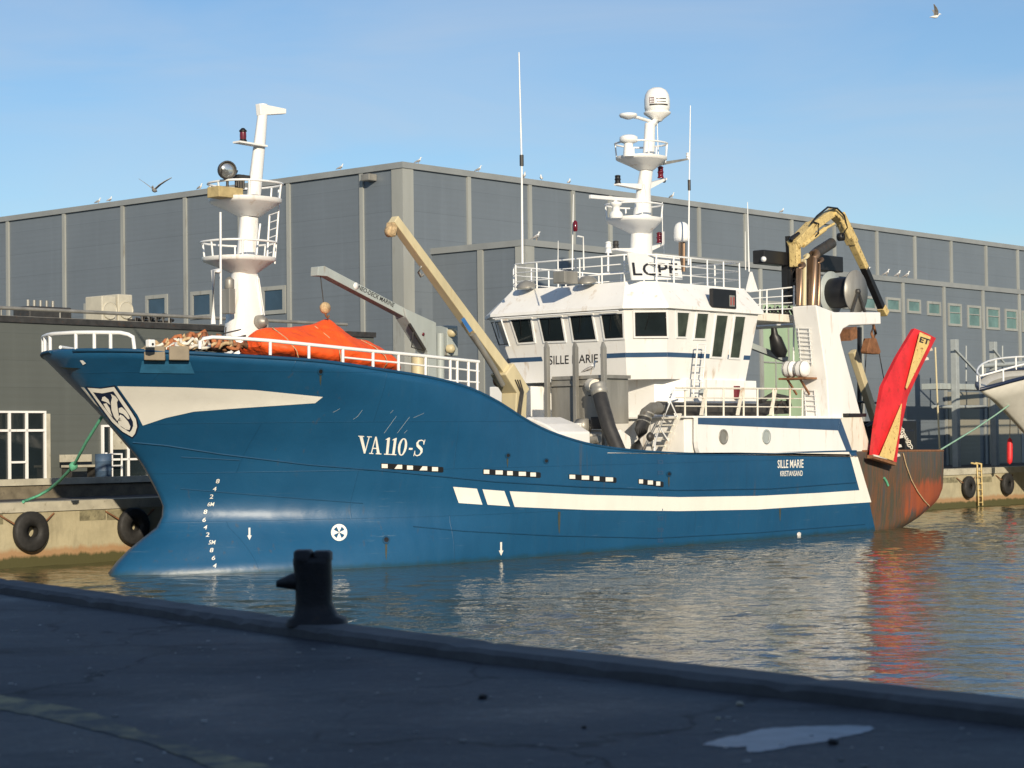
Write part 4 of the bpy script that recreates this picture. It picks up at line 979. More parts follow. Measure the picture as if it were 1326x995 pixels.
# lower deckhouse
lh = octo(20.1, 2.75, 0.8, 3.45, 25.0, 1.75); lh2 = octo(20.1, 2.75, 0.8, 3.45, 25.0, ZL - 0.002)
MB().loft([lh, lh2], smooth=False).build('deckhouse', MT['white'], ship)
mb = MB(); mb.beam((20.02, -2.7, 3.9), (20.02, 2.7, 3.9), 0.04, 0.04); mb.beam((20.02, -2.7, 3.0), (20.02, 2.7, 3.0), 0.04, 0.04); mb.build('wall_seams', MT['white_clean'], ship)

# ---------------- main mast
m0, m1 = pt(830, 345, 0.0), pt(841.5, 160, 0.0)
def mring(y, xl, xr): return mast_ring(y, xl, xr, 0.0, None)
mm = MB().loft([mring(352, 818, 842), mring(301, 820, 841), mring(247, 826, 840.5), mring(200, 834, 846), mring(160, 836.5, 847)]).build('main_mast', MT['white'], ship)
u1, _, _ = nest(203.6, 797, 863, 221, 836, mm, w=0.85, rail_y=0.46, name='radar_platform')
l1, _, _ = nest(283, 784, 857, 304, 829, mm, w=0.9, rail_y=0.46, name='radar_platform')
def dome(x, yb, yt, rpx, parent, name, pole=None, t=0.0):
    b, tp = pt(x, yb, t), pt(x, yt, t); r = rpx * (b - EYE_H).length / F; h = tp.z - b.z
    prof = [(r * 0.55, 0), (r * 0.93, h * 0.06), (r, h * 0.2), (r, h * 0.5), (r * 0.93, h * 0.7), (r * 0.74, h * 0.87), (r * 0.42, h * 0.97), (0.01, h)]
    return MB().lathe(b, prof, n=24).build(name, MT['white_clean'], parent), b, r, h
dm, b_, r_, h_ = dome(851, 146.5, 113.5, 16.5, mm, 'satellite_dome')
MB().lathe(b_, [(r_ * 0.35, -0.30), (r_ * 0.5, -0.22), (r_ * 1.04, -0.04), (r_ * 1.06, 0.02), (r_ * 0.9, 0.05)], n=24).build('dome_base', MT['white'], dm)
def dome_patch(c, r, a0, a1, z0, z1, m, name, par):
    vd = Vector(((EYE_H - c).x, (EYE_H - c).y, 0)).normalized(); base_a = math.atan2(vd.y, vd.x); n_ = 8; vs = []
    for k in range(n_ + 1):
        a = base_a + a0 + (a1 - a0) * k / n_
        vs += [(c.x + math.cos(a) * r, c.y + math.sin(a) * r, c.z + z0), (c.x + math.cos(a) * r, c.y + math.sin(a) * r, c.z + z1)]
    MB().add(vs, [(2 * k, 2 * k + 2, 2 * k + 3, 2 * k + 1) for k in range(n_)]).build(name, m, par)
rd = r_ + 0.006
for a0, a1 in ((0.62, 0.58), (0.40, 0.36), (0.26, 0.22)): dome_patch(b_, rd, a1, a0, h_ * 0.32, h_ * 0.55, MT['lamp_red'], 'logo_stroke', dm)
for z0 in (0.33, 0.43, 0.53): dome_patch(b_, rd, 0.24, 0.60, h_ * z0 - 0.008, h_ * z0 + 0.008, MT['lamp_red'], 'logo_stroke', dm)
dome_patch(b_, rd, -0.95, 0.62, h_ * 0.23, h_ * 0.29, MT['steel_dark'], 'dark_band', dm)
dome_patch(b_, rd, -0.75, 0.05, h_ * 0.47, h_ * 0.51, MT['steel_dark'], 'lettering_line', dm); dome_patch(b_, rd, -0.75, 0.0, h_ * 0.36, h_ * 0.39, MT['steel_dark'], 'lettering_line', dm)
MB().tube([pt(842, 165, 0), pt(850, 156, 0), pt(851, 150, 0)], 0.13, 10).build('dome_bracket', MT['white'], mm)
# flat antenna on the arm
MB().tube([pt(844, 158, 0), pt(826, 152.5, 0), pt(815, 150.5, 0)], 0.06, 8).build('antenna_arm', MT['white'], mm)
p = pt(813.5, 151, 0); MB().lathe(p, [(0.08, -0.1), (0.28, -0.03), (0.32, 0.03), (0.3, 0.09), (0.02, 0.11)], n=20).build('flat_antenna', MT['white_clean'], mm)
# drum radome and pedestal on the upper platform
p = pt(814, 203, 0.15); q = pt(814, 184, 0.15)
rp_ = MB().lathe(p, [(0.2, 0), (0.16, (q.z - p.z) * 0.7), (0.15, q.z - p.z)], n=16).build('radome_pedestal', MT['white'], mm)
MB().lathe(q, [(0.15, -0.06), (0.31, 0.0), (0.32, 0.08), (0.31, 0.17), (0.2, 0.23), (0.01, 0.25)], n=22).build('drum_radome', MT['white_clean'], rp_)
# radar scanner on the lower platform
p = pt(798, 283, 0.2); mb = MB().lathe(p, [(0.22, 0), (0.24, 0.12), (0.2, 0.2), (0.13, 0.26), (0.13, 0.42), (0.2, 0.46), (0.2, 0.55), (0.06, 0.58)], n=16)
ped = mb.build('radar_pedestal', MT['white_clean'], mm)
a, b = pt(764, 255, 0.2), pt(826, 260, 0.2); MB().beam(a, b, 0.12, 0.13).build('radar_scanner', MT['white_clean'], ped, bevel=0.02)
MB().tube([(p.x, p.y, p.z + 0.5), ((a.x + b.x) / 2, 0.2, (a.z + b.z) / 2)], 0.06, 8).build('scanner_neck', MT['white_clean'], ped)
# yardarms, lamps
for (xa, ya), (xm, ym), (xb, yb) in (((798, 239), (834, 243), (861, 232)), ((795, 323), (829, 326), (856, 317))):
    mb = MB(); mb.beam(pt(xa, ya, 0), pt(xm, ym, 0), 0.2, 0.06, w2=0.3, h2=0.22); mb.beam(pt(xm, ym, 0), pt(xb, yb, 0), 0.3, 0.22, w2=0.2, h2=0.06); mb.build('yardarm', MT['white'], mm)
MB().beam(pt(846, 214, 0), pt(892, 206, 0), 0.14, 0.14, w2=0.08, h2=0.06).build('yardarm', MT['galv'], mm)
def lamp(x, yb, yt, m, parent, t=0.0, rpx=3.2):
    b, tp = pt(x, yb, t), pt(x, yt, t); h = tp.z - b.z; r = rpx * 0.030
    MB().lathe(b, [(r * 1.2, 0), (r * 1.2, h * 0.1), (r, h * 0.14), (r, h * 0.44), (r * 1.2, h * 0.47), (r * 1.2, h * 0.53), (r, h * 0.56), (r, h * 0.86), (r * 1.2, h * 0.9), (r * 0.6, h)], n=12).build('navigation_lamp', m, parent)
lamp(800, 238, 227, MT['black'], mm); lamp(855.5, 231, 215.5, MT['lamp_red'], mm); lamp(854, 315, 301, MT['lamp_red'], mm); lamp(797.5, 322, 312, MT['steel_dark'], mm)
lamp(891, 207, 198, MT['white_clean'], mm, rpx=2.2); lamp(788, 328, 313, MT['white_clean'], mm, rpx=3.4)
MB().tube([pt(787.5, 352, 0.2), pt(787.5, 327, 0.2)], 0.04, 6).build('lamp_pole', MT['white_clean'], mm)
mb = MB(); mb.lathe(pt(860, 234, 0), [(0.02, -0.07), (0.08, -0.03), (0.08, 0.03), (0.02, 0.07)], (0.3, 1, 0), 10); mb.build('horn', MT['steel_dark'], mm)
for pts in (((862, 211), (862.5, 187)), ((858, 318), (857.5, 262)), ((860, 345), (859.5, 300)), ((851, 160), (853, 215))): MB().tube([pt(x, y, 0.3) for x, y in pts], 0.018, 5).build('mast_stay', MT['white_clean'], mm)
# second dome on its own post
d2, b_, r_, h_ = dome(883, 313.5, 287.5, 10.5, wh, 'small_dome', t=1.8)
mb = MB(); mb.tube([pt(881, 352, 1.8), pt(881, 314, 1.8)], 0.06, 8); mb.tube([pt(885.5, 352, 1.8), pt(885.5, 314, 1.8)], 0.06, 8); mb.build('dome_post', MT['copper'], d2)
# whip antennas
for pts, t, r in ((((676.5, 342), (675.5, 208), (672, 68)), 0.0, 0.045), (((891.5, 345), (892.5, 240), (894, 137)), 2.6, 0.035), (((741, 350), (742.5, 252)), 1.0, 0.025), (((970, 352), (968, 262)), 2.9, 0.03), (((965.5, 350), (965, 300)), 2.0, 0.02), (((722.5, 350), (722.8, 312)), 1.5, 0.02)):
    wa = MB().tube([pt(x, y, t) for x, y in pts], r, 6, r * 0.45).build('whip_antenna', MT['white_clean'], wh)
    if len(pts) == 3:
        p = pt(*pts[1], t); MB().tube([p + Vector((0, 0, -0.18)), p + Vector((0, 0, 0.18))], r * 1.5, 8).build('antenna_joint', MT['steel_dark'], wa)
mb = MB(); p = pt(745, 300, 1.2); mb.lathe(p, [(0.06, 0), (0.08, 0.05), (0.08, 0.3), (0.03, 0.36)], n=10); sg_ = mb.build('signal_lamp', MT['lamp_red'], wh); MB().tube([pt(756, 350, 1.2), pt(755, 307, 1.2), pt(748, 306, 1.2)], 0.03, 6).build('lamp_pole', MT['white_clean'], sg_)
mb = MB(); a = pt(728, 357, 1.0); mb.box((a.x, 0.6, ZT), (a.x + 0.7, 1.1, ZT + 0.4)); mb.build('roof_locker', MT['galv'], wh, bevel=0.03)
mb = MB(); p = pt(973, 366, 2.6); mb.prism([pt(968, 378, 2.9), pt(982, 378, 2.9), pt(974, 352, 2.9)], (0, -0.1, 0)); mb.build('aerial_bracket', MT['white'], wh)

# ---------------- cream cargo crane (forward, port side)
TC = 3.1
def off_t(p, t): return Vector((p.x, t, p.z))
b0, el, tip = pt(664.5, 572, TC), pt(665, 490, TC), pt(509, 284, TC)
cr = MB(); cr.beam(b0, pt(666, 510, TC), 0.5, 0.55, (0, 1, 0), 0.5, 0.6); 
ccrane = cr.build('cream_crane', MT['cream'], ship, bevel=0.03)
MB().beam(pt(671, 512, TC), pt(650, 478, TC), 0.52, 0.62, (0, 1, 0)).build('crane_knuckle', MT['cream'], ccrane, bevel=0.03)
MB().beam(pt(656, 486, TC), tip, 0.34, 0.36, (0, 1, 0), 0.25, 0.27).build('boom', MT['cream'], ccrane, bevel=0.02)
mb = MB(); mb.tube([pt(651, 499, TC + 0.1), pt(640, 478, TC + 0.1), pt(612, 433, TC + 0.1)], 0.09, 8); mb.build('lift_cylinder', MT['galv'], ccrane)
p = pt(506, 300, TC); mb = MB().lathe(p + Vector((0, -0.12, 0)), [(0.02, 0), (0.16, 0.02), (0.16, 0.22), (0.02, 0.24)], (0, 1, 0), 16); mb.beam(pt(508, 290, TC), pt(505, 304, TC), 0.22, 0.22, (0, 1, 0)); mb.build('head_sheave', MT['rope_tan'], ccrane)
mb = MB(); q = pt(545, 345, TC + 0.2); mb.tube([q, pt(542, 353, TC + 0.2), pt(545, 358, TC + 0.2), pt(548, 356, TC + 0.2)], 0.04, 6); mb.build('boom_hook', MT['galv'], ccrane)
for k, (dx) in enumerate((2, 5, 8)):
    MB().tube([pt(665 + dx, 492, TC + 0.32), pt(673 + dx * 0.6, 508, TC + 0.34), pt(670 + dx * 0.6, 530, TC + 0.34), pt(667 + dx * 0.5, 566, TC + 0.3)], 0.022, 6).build('hydraulic_hose', MT['hose'], ccrane)
a, b, c, d = pt(597, 414, TC + 0.24), pt(608, 431, TC + 0.24), pt(612, 428, TC + 0.24), pt(601, 411, TC + 0.24); MB().add([a, b, c, d], [(0, 1, 2, 3)]).build('blue_label', MT['blue_tag'], ccrane)
p = pt(650, 492, TC - 0.25); MB().lathe(p, [(0.02, -0.2), (0.22, -0.18), (0.22, 0.18), (0.02, 0.2)], (0, 1, 0), 16).build('winch_drum', MT['rust'], ccrane)

# ---------------- grey deck crane on the foredeck
TG = 1.9
def poly_t(px, t, th): return [Vector((pt(x, y, t).x, t, pt(x, y, t).z)) for x, y in px], (0, -th, 0)
gc = MB(); pl, d = poly_t(((526, 411), (523.5, 399), (565, 418), (566, 492), (555, 492), (554, 456)), TG + 0.22, 0.44); gc.prism(pl, d)
gcr = gc.build('grey_crane', MT['grey_paint'], ship, bevel=0.02)
pl, d = poly_t(((412, 345.5), (420.5, 344.5), (524, 399), (527, 412), (424, 358), (411.5, 357)), TG + 0.15, 0.30); bo = MB().prism(pl, d).build('boom', MT['grey_paint'], gcr, bevel=0.015)
_a, _b = pt(464, 371.5, TG + 0.15), pt(511, 397, TG + 0.15); _c, _d = pt(511, 391.5, TG + 0.15), pt(464, 366.5, TG + 0.15)
plane_text('boom_lettering', 'NEO-DECK MARINE', [pt(463, 374.5, TG + 0.15), pt(509, 398.3, TG + 0.15), pt(511, 393, TG + 0.15), pt(465, 369.3, TG + 0.15)], (0, 1, 0), MT['letter'], bo, 0.008, 0.012)
p = pt(461, 370.5, TG + 0.15); MB().lathe(p, [(0.1, 0.0), (0.1, 0.01), (0.01, 0.012)], (0, 1, 0), 14).build('boom_mark', MT['white_clean'], bo)
mb = MB(); a = pt(541, 500, TG); mb.tube([pt(541, 495, TG), pt(541, 462, TG)], 0.2, 12); mb.build('crane_pedestal', MT['cream'], gcr)
mb = MB(); a, b = pt(569, 498, TG), pt(587, 421, TG)
mb.tube([pt(570, 492, TG + 0.1), pt(570, 432, TG + 0.1)], 0.13, 10); mb.box((pt(573, 460, TG).x, TG - 0.3, pt(573, 461, TG).z), (pt(587, 460, TG).x, TG + 0.2, pt(573, 422, TG).z)); mb.build('winch_housing', MT['grey_paint'], gcr, bevel=0.02)
mb = MB()
for x, y in ((583, 431), (581, 452)): mb.lathe(pt(x, y, TG + 0.2), [(0.13, 0), (0.13, 0.16), (0.05, 0.2)], (0, 1, 0), 14)
mb.build('motor_cover', MT['cream'], gcr)
mb = MB(); mb.tube([pt(530, 420, TG + 0.24), pt(550, 453, TG + 0.24)], 0.05, 8); mb.tube([pt(535, 430, TG + 0.24), pt(533, 450, TG + 0.24), pt(548, 454, TG + 0.24)], 0.02, 6); mb.build('lift_cylinder', MT['steel_dark'], gcr)
p = pt(548, 433, TG + 0.24); MB().lathe(p, [(0.05, 0), (0.05, 0.02), (0.01, 0.03)], (0, 1, 0), 12).build('warning_sticker', MT['lamp_red'], gcr)
mb = MB(); mb.tube([pt(415, 358, TG), pt(419, 393, TG)], 0.014, 5); mb.build('hoist_wire', MT['steel_dark'], gcr)
hk = thing('hook_block', 'tan hook block hanging from the grey crane over the orange cover', 'hook block', tuple(pt(421, 398, TG)))
mb = MB().lathe(pt(421, 399, TG) + Vector((0, -0.1, 0)), [(0.02, 0), (0.15, 0.03), (0.17, 0.1), (0.15, 0.17), (0.02, 0.2)], (0, 1, 0), 16); mb.build('sheave_block', MT['rope_tan'], hk)
mb = MB(); mb.tube([pt(421, 403, TG), pt(422, 409, TG), pt(424.5, 412, TG), pt(426, 409, TG)], 0.03, 6); mb.build('hook', MT['rust'], hk)

# ---------------- rescue boat under an orange cover
rb = thing('rescue_boat', 'small boat lashed under a peaked bright orange cover on the foredeck', 'boat', tuple(pt(415, 470, 1.6)))
TB = 1.7; rings = []
prof = ((327, 437, 450), (332, 428, 458), (340, 424, 464), (372, 423, 470), (400, 421.5, 475), (414, 416, 477), (423, 406, 478), (432, 419, 479), (441, 430, 480), (452, 437, 481), (472, 440, 483), (486, 449, 484), (498, 461, 485), (502, 466, 480))
random.seed(3)
for k, (x, yt, yb) in enumerate(prof):
    a, b = pt(x, yt, TB), pt(x, yb, TB); zt, zb = a.z, b.z; w_ = 1.15 * min(1, 0.35 + 0.28 * min(k, len(prof) - 1 - k)); h = zt - zb
    sec = [(0, 1.0), (0.25, 0.93 - 0.10 * (k in (6,))), (0.62, 0.70 if k not in (6, 7) else 0.6), (0.95, 0.42), (1.0, 0.22), (0.8, 0.05), (0.3, 0.0)]
    rg = [(a.x, TB + u * w_ + random.uniform(-0.03, 0.03), zb + v * h + random.uniform(-0.02, 0.02)) for u, v in sec]
    rg += [(a.x, TB - u * w_, zb + v * h) for u, v in sec[::-1][:-1]]
    rings.append(rg)
co = MB().loft(rings).build('cover', MT['orange'], rb)
md = co.modifiers.new('sub', 'SUBSURF'); md.levels = 4; md.render_levels = 4
tex = bpy.data.textures.new('cloth_folds', 'CLOUDS'); tex.noise_scale = 0.38; tex.noise_depth = 3
md = co.modifiers.new('folds', 'DISPLACE'); md.texture = tex; md.strength = 0.09; md.mid_level = 0.5; md.texture_coords = 'LOCAL'
mb = MB()
for x, yt in ((345, 424), (400, 422), (460, 440)):
    pth = []
    for u, v in ((0.2, 0.98), (0.66, 0.72), (1.0, 0.42), (1.06, 0.2), (0.9, 0.0)):
        a = pt(x, yt, TB); zb = pt(x, 480, TB).z; pth.append((a.x + 0.05 * u, TB + u * 1.15, zb + v * (a.z - zb)))
    mb.tube(pth, 0.014, 5)
mb.build('lashing', MT['rope_tan'], rb)
mb = MB(); zc = pt(420, 487, TB).z
for x in (350, 400, 450, 485): s_ = pt(x, 475, TB).x; mb.box((s_ - 0.1, TB - 0.8, zc - 0.5), (s_ + 0.1, TB + 0.8, zc + 0.35))
mb.build('cradle', MT['galv'], rb)

# ---------------- heap of net and rope on the bow
rh = thing('net_heap', 'heap of orange and tan netting and rope on the bow deck', 'fishing net', (1.0, 1.2, 5.4))
random.seed(11)
def scribble(c, ext, n, r, m, name):
    mb = MB()
    for _ in range(n):
        s0, t0 = c[0] + random.uniform(-ext[0], ext[0]), c[1] + random.uniform(-ext[1], ext[1]); pts = []; R = random.uniform(0.15, 0.34); ph = random.uniform(0, 6)
        hmax = ext[2] * (1 - 0.6 * abs(s0 - c[0]) / ext[0])
        tl = random.uniform(-0.5, 0.5)
        for k in range(14):
            a = ph + k * 0.5; pts.append((s0 + R * math.cos(a), t0 + R * math.sin(a) * 0.8, c[2] + max(0.0, hmax * random.uniform(0.3, 1.0) * (0.55 + 0.45 * math.sin(a * 1.3 + tl)))))
        mb.tube(pts, r, 6)
    return mb.build(name, m, rh)
hc = pt(252, 450, 1.9)
scribble((hc.x, 1.9, hc.z - 0.1), (1.15, 0.7, 0.55), 16, 0.05, MT['rope_tan'], 'rope_coil')
scribble((hc.x + 0.1, 2.0, hc.z - 0.1), (0.9, 0.7, 0.62), 12, 0.06, MT['rope_orange'], 'orange_net')
scribble((hc.x - 0.4, 2.0, hc.z - 0.1), (0.8, 0.6, 0.42), 9, 0.045, MT['white_rusty'], 'pale_rope')
scribble((hc.x + 0.3, 1.9, hc.z - 0.1), (1.1, 0.7, 0.48), 8, 0.05, MT['rust'], 'rusty_chain')
p = pt(196, 444, 2.7); bx = thing('white_box', 'small white plastic box beside the bow fairlead', 'box', tuple(p))
mb = MB().box((p.x - 0.1, 2.58, p.z - 0.12), (p.x + 0.1, 2.75, p.z + 0.08)); mb.build('body', MT['white_clean'], bx, bevel=0.03); MB().lathe((p.x, 2.752, p.z - 0.04), [(0.035, 0), (0.035, 0.01), (0.003, 0.012)], (0, 1, 0), 10).build('knob', MT['black'], bx)
mb = MB(); a = pt(289, 438, 1.5); mb.tube([a + Vector((0, 0, -0.4)), a + Vector((0.1, 0, 0.3))], 0.02, 5); mb.tube([pt(290, 432, 1.5), pt(312, 427, 1.5)], 0.02, 5); mb.tube([pt(276, 443, 1.5), pt(318, 435, 1.5)], 0.03, 6); mb.build('tackle', MT['steel_dark'], ship)

# ---------------- working deck gear forward of the wheelhouse
SB = 17.0
def ps_(x, y, s=SB): return ps(x, y, s)
a, b = ps_(714, 550), ps_(781, 488)
tank = MB().box((SB, min(a.y, b.y), a.z), (SB + 1.3, max(a.y, b.y), b.z)).build('water_separator', MT['galv'], ship, bevel=0.02)
mb = MB(); mb.box((SB - 0.06, a.y + 0.1, b.z - 0.05), (SB + 1.3, b.y + 0.1, b.z + 0.06)); z_ = ps_(740, 500).z; mb.box((SB - 0.08, a.y + 0.02, z_), (SB - 0.001, b.y, z_ + 0.06)); mb.build('tank_rim', MT['galv'], tank)
mb = MB(); c_ = ps_(744, 540); mb.box((SB - 0.03, c_.y - 0.03, a.z), (SB + 0.001, c_.y + 0.03, b.z)); c_ = ps_(762, 505); d_ = ps_(781, 505); mb.box((SB - 0.02, c_.y, c_.z - 0.2), (SB - 0.001, d_.y, c_.z - 0.16)); mb.build('tank_seam', MT['steel_dark'], tank)
for x in (708, 745, 781.5):
    tp, bt = ps_(x, 451, SB - 0.18), ps_(x, 560); w_ = 0.2
    po = MB().box((SB - 0.26, tp.y - 0.07, 1.7), (SB - 0.10, tp.y + 0.07, tp.z)).build('guide_post', MT['galv'], ship, bevel=0.015)
    MB().loft([[(SB - 0.26, tp.y - 0.07, tp.z), (SB - 0.10, tp.y - 0.07, tp.z), (SB - 0.10, tp.y + 0.07, tp.z), (SB - 0.26, tp.y + 0.07, tp.z)], [(SB - 0.23, tp.y - 0.03, tp.z + 0.2), (SB - 0.19, tp.y - 0.03, tp.z + 0.2), (SB - 0.19, tp.y + 0.03, tp.z + 0.2), (SB - 0.23, tp.y + 0.03, tp.z + 0.2)]], smooth=False).build('post_tip', MT['galv'], po)
mb = MB(); c_ = ps_(770, 545, SB - 0.4); mb.box((SB - 0.45, ps_(766, 550, SB - .4).y, ps_(766, 556, SB - .4).z), (SB - 0.05, ps_(779, 550, SB - .4).y, ps_(766, 540, SB - .4).z)); mb.build('outlet_box', MT['black'], ship, bevel=0.02)
mb = MB(); c_ = ps_(747, 570, SB - 0.6); mb.box((SB - 0.75, c_.y - 0.18, 1.7), (SB - 0.4, c_.y + 0.18, ps_(747, 548, SB - .6).z)); mb.build('white_bollard_post', MT['white'], ship, bevel=0.03)
# pump body and pipework below the tank
mb = MB(); c_ = ps_(762, 570, SB - 0.2); mb.box((SB - 0.3, ps_(726, 570).y, 1.7), (SB + 0.9, ps_(780, 570).y, ps_(750, 562).z)); mb.build('pump_base', MT['white_rusty'], ship, bevel=0.05)
mb = MB(); mb.tube([ps_(728, 575, SB - 0.35), ps_(737, 568, SB - 0.35), ps_(740, 556, SB - 0.35)], 0.1, 10); mb.tube([ps_(757, 578, SB - 0.5), ps_(765, 570, SB - 0.5), ps_(776, 569, SB - 0.5)], 0.12, 10); mb.lathe(ps_(755, 552, SB - 0.35), [(0.02, -0.2), (0.24, -0.18), (0.24, 0.18), (0.02, 0.2)], (0, 1, 0), 14); mb.build('pump_pipes', MT['galv'], ship)
# white winch housing at the bulwark
hp = [ps(x, y, 14.2) for x, y in ((676, 566), (722, 590), (722, 560), (705, 549), (683, 540), (676, 543))]
MB().prism(hp, (1.6, 0, 0)).build('winch_house', MT['white'], ship, bevel=0.05)
mb = MB(); a, b = ps(634, 540, 18.0), ps(668, 500, 18.0); mb.box((18.0, a.y, 1.7), (20.05, b.y, b.z)); mb.build('casing', MT['white'], ship, bevel=0.03)
# big black suction hoses
hs = MB(); P = lambda x, y, s: ps(x, y, s)
hs.tube([P(776, 508, 16.5), P(781, 528, 16.3), P(789, 556, 16.2), P(801, 584, 16.2), P(812, 602, 16.2)], 0.23, 14); h1 = hs.build('suction_hose', MT['hose'], ship)
mb = MB().lathe(P(775.5, 505, 16.5), [(0.23, -0.18), (0.28, -0.12), (0.28, 0.0), (0.25, 0.06), (0.28, 0.12), (0.23, 0.2)], (0.1, -0.35, 1), 18); mb.build('hose_coupling', MT['galv'], h1)
mb = MB().tube([P(771, 500, 16.8), P(765, 499, 17.0)], 0.22, 12); mb.build('hose_elbow', MT['white_rusty'], h1)
hs = MB(); hs.tube([pt(820, 602, 4.0), pt(825, 580, 4.0), pt(830, 558, 3.95), pt(834, 543, 3.9)], 0.21, 14); h2 = hs.build('suction_hose', MT['hose'], ship)
MB().tube([pt(833, 546, 3.9), pt(837, 535, 3.9), pt(845, 529, 3.9), pt(856, 528.5, 3.9)], 0.20, 14).build('hose_elbow', MT['galv_dark'], h2)
mb = MB()
for x, y in ((833, 547), (835, 541), (838, 536)): mb.lathe(pt(x, y, 3.9), [(0.21, -0.03), (0.235, -0.02), (0.235, 0.02), (0.21, 0.03)], (0.4, 0, 1), 16)
mb.build('hose_clamps', MT['galv'], h2)
MB().tube([pt(852, 528.5, 3.88), pt(880, 529.5, 3.85), pt(990, 531, 3.8)], 0.22, 14).build('deck_pipe', MT['steel_dark'], ship)
# buoy-like grey fender disc by the stair
p = pt(842, 566, 4.1); MB().lathe(p, [(0.02, -0.1), (0.11, -0.08), (0.16, 0), (0.11, 0.08), (0.02, 0.1)], (0, 1, 0), 16).build('hanging_float', MT['steel_dark'], ship)
mb = MB(); mb.tube([pt(842, 546, 4.05), pt(842, 560, 4.05)], 0.02, 5); mb.tube([pt(847, 590, 4.1), pt(842, 572, 4.1)], 0.03, 5); mb.build('float_line', MT['galv'], ship)
mb = MB(); c0 = pt(813, 575, 3.6); mb.prism([pt(793, 588, 3.3), pt(818, 590, 3.3), pt(818, 566, 3.3), pt(804, 556, 3.3), pt(795, 560, 3.3)], (0, -1.4, 0)); mb.build('hatch_coaming', MT['white'], ship, bevel=0.05)

# ---------------- shelter deck side (white, flush with the hull)
TS = BEAM - 0.02
def P_t(x, y, t=TS): p = pt(x, y, t); return Vector((p.x, t, p.z))
zsh = P_t(1000, 540).z
shp = [P_t(907, 590), P_t(1103, 586), P_t(1088.5, 541), P_t(903, 539.5), P_t(903, 572), P_t(904, 580)]
shell = MB().prism(shp, (0, -0.15, 0)).build('shelter_side', MT['white'], ship)
def P_o(x, y, o=0.006): p = pt(x, y, TS); return Vector((p.x, TS + o, p.z))
MB().add([P_o(903.6, 549.6), P_o(903.6, 541.2), P_o(1088.2, 542.2), P_o(1085, 557.6)], [(0, 1, 2, 3)]).build('blue_trim', MT['navy'], shell)
MB().add([P_o(1085.05, 557.7), P_o(1088.3, 542.3), P_o(1103.6, 584.8), P_o(1096, 584.8)], [(0, 1, 2, 3)]).build('blue_trim', MT['navy'], shell)
for x, y in ((936.4, 565.8), (992, 565.8)):
    c = P_o(x, y, 0.0); por = MB().lathe(c, [(0.21, -0.02), (0.25, 0.0), (0.25, 0.03), (0.20, 0.035), (0.19, 0.01)], (0, 1, 0), 24).build('porthole', MT['galv'] if x < 950 else MT['grey_paint'], shell)
    MB().lathe(c, [(0.195, 0.004), (0.19, 0.009), (0.01, 0.0095)], (0, 1, 0), 24).build('pane', MT['glass'] if x > 950 else MT['glass_bridge'], por)
# deckhouse behind it and its top
xs0 = pt(886, 540, 4.5).x; xs1 = P_t(1095, 541).x
MB().box((xs0, -4.5, 1.75), (xs1, 4.5, zsh - 0.03)).build('shelter_deckhouse', MT['white'], ship, bevel=0.03)
MB().box((xs0 - 0.15, -4.62, zsh - 0.028), (xs1 + 0.05, 4.62, zsh + 0.03)).build('shelter_deck_top', MT['white'], ship)
# starboard side of the shelter deck
MB().prism([(p.x, -TS, p.z) for p in shp], (0, 0.15, 0)).build('shelter_side', MT['white'], ship)
# upper deck rail
ur = MB(); T = 4.5
for y0, y1, r in ((502.5, 504, 0.035), (515, 516.5, 0.022), (526, 527.5, 0.022)):
    ur.tube([pt(875, y0, T), pt(1040, y1, T)], r, 6)
for x in (887, 914, 937, 963, 981, 1001, 1023, 1039): ur.tube([pt(x, 503, T), pt(x, 540, T)], 0.035, 6)
for x in (908, 955, 998): ur.beam(pt(x, 538, T), pt(x + 6, 505, T), 0.04, 0.12, (0, 1, 0))
ur.build('upper_deck_rail', MT['white_rusty'], ship)
# companion stair up to it
stt = MB(); tA, tB = 4.55, 4.0
for t in (tA, tB): stt.beam(pt(857, 592, t), pt(880, 536, t), 0.05, 0.16, (0, 1, 0))
for k in range(6):
    f = (k + 0.6) / 6.2; p = pt(857 + 23 * f, 592 - 56 * f, tA); stt.box((p.x - 0.1, tB, p.z - 0.02), (p.x + 0.12, tA, p.z + 0.02))
stt.build('companion_stair', MT['white_rusty'], ship)
hr = MB()
for t, dx in ((tA, 0), (tB, -2)):
    hr.tube([pt(846 + dx, 590, t), pt(849 + dx, 570, t), pt(868 + dx, 520, t), pt(873 + dx, 505, t), pt(890 + dx, 505, t)], 0.03, 6)
    hr.tube([pt(868 + dx, 520, t), pt(877 + dx, 540, t)], 0.025, 6); hr.tube([pt(855 + dx, 555, t), pt(866 + dx, 572, t)], 0.025, 6)
hr.build('stair_handrail', MT['white_clean'], ship)
# bits on the upper deck: red box, dark gear
a, b = pt(955, 517, 3.6), pt(958.5, 500, 3.6); MB().box((a.x, 3.3, a.z), (b.x, 3.6, b.z)).build('fire_box', MT['lamp_red'], ship, bevel=0.01)
p = pt(912, 507, 4.0); mb = MB(); mb.tube([p + Vector((0, 0, -0.8)), p + Vector((0, 0, -0.1)), p + Vector((-0.12, 0, 0.02)), p + Vector((-0.2, 0, -0.1))], 0.08, 8); mb.build('vent_cowl', MT['grey_paint'], ship)
mb = MB(); a = pt(986, 536, 3.0); b = pt(1022, 512, 3.0); mb.box((a.x, 1.5, a.z), (b.x, 3.0, b.z - 0.2)); mb.tube([pt(985, 520, 3.1), pt(1000, 511, 3.1), pt(1020, 515, 3.1), pt(1023, 527, 3.1)], 0.08, 8); mb.tube([pt(1005, 530, 3.2), pt(1012, 520, 3.2), pt(1022, 532, 3.2)], 0.06, 8); mb.build('deck_winch', MT['steel_dark'], ship, bevel=0.04)
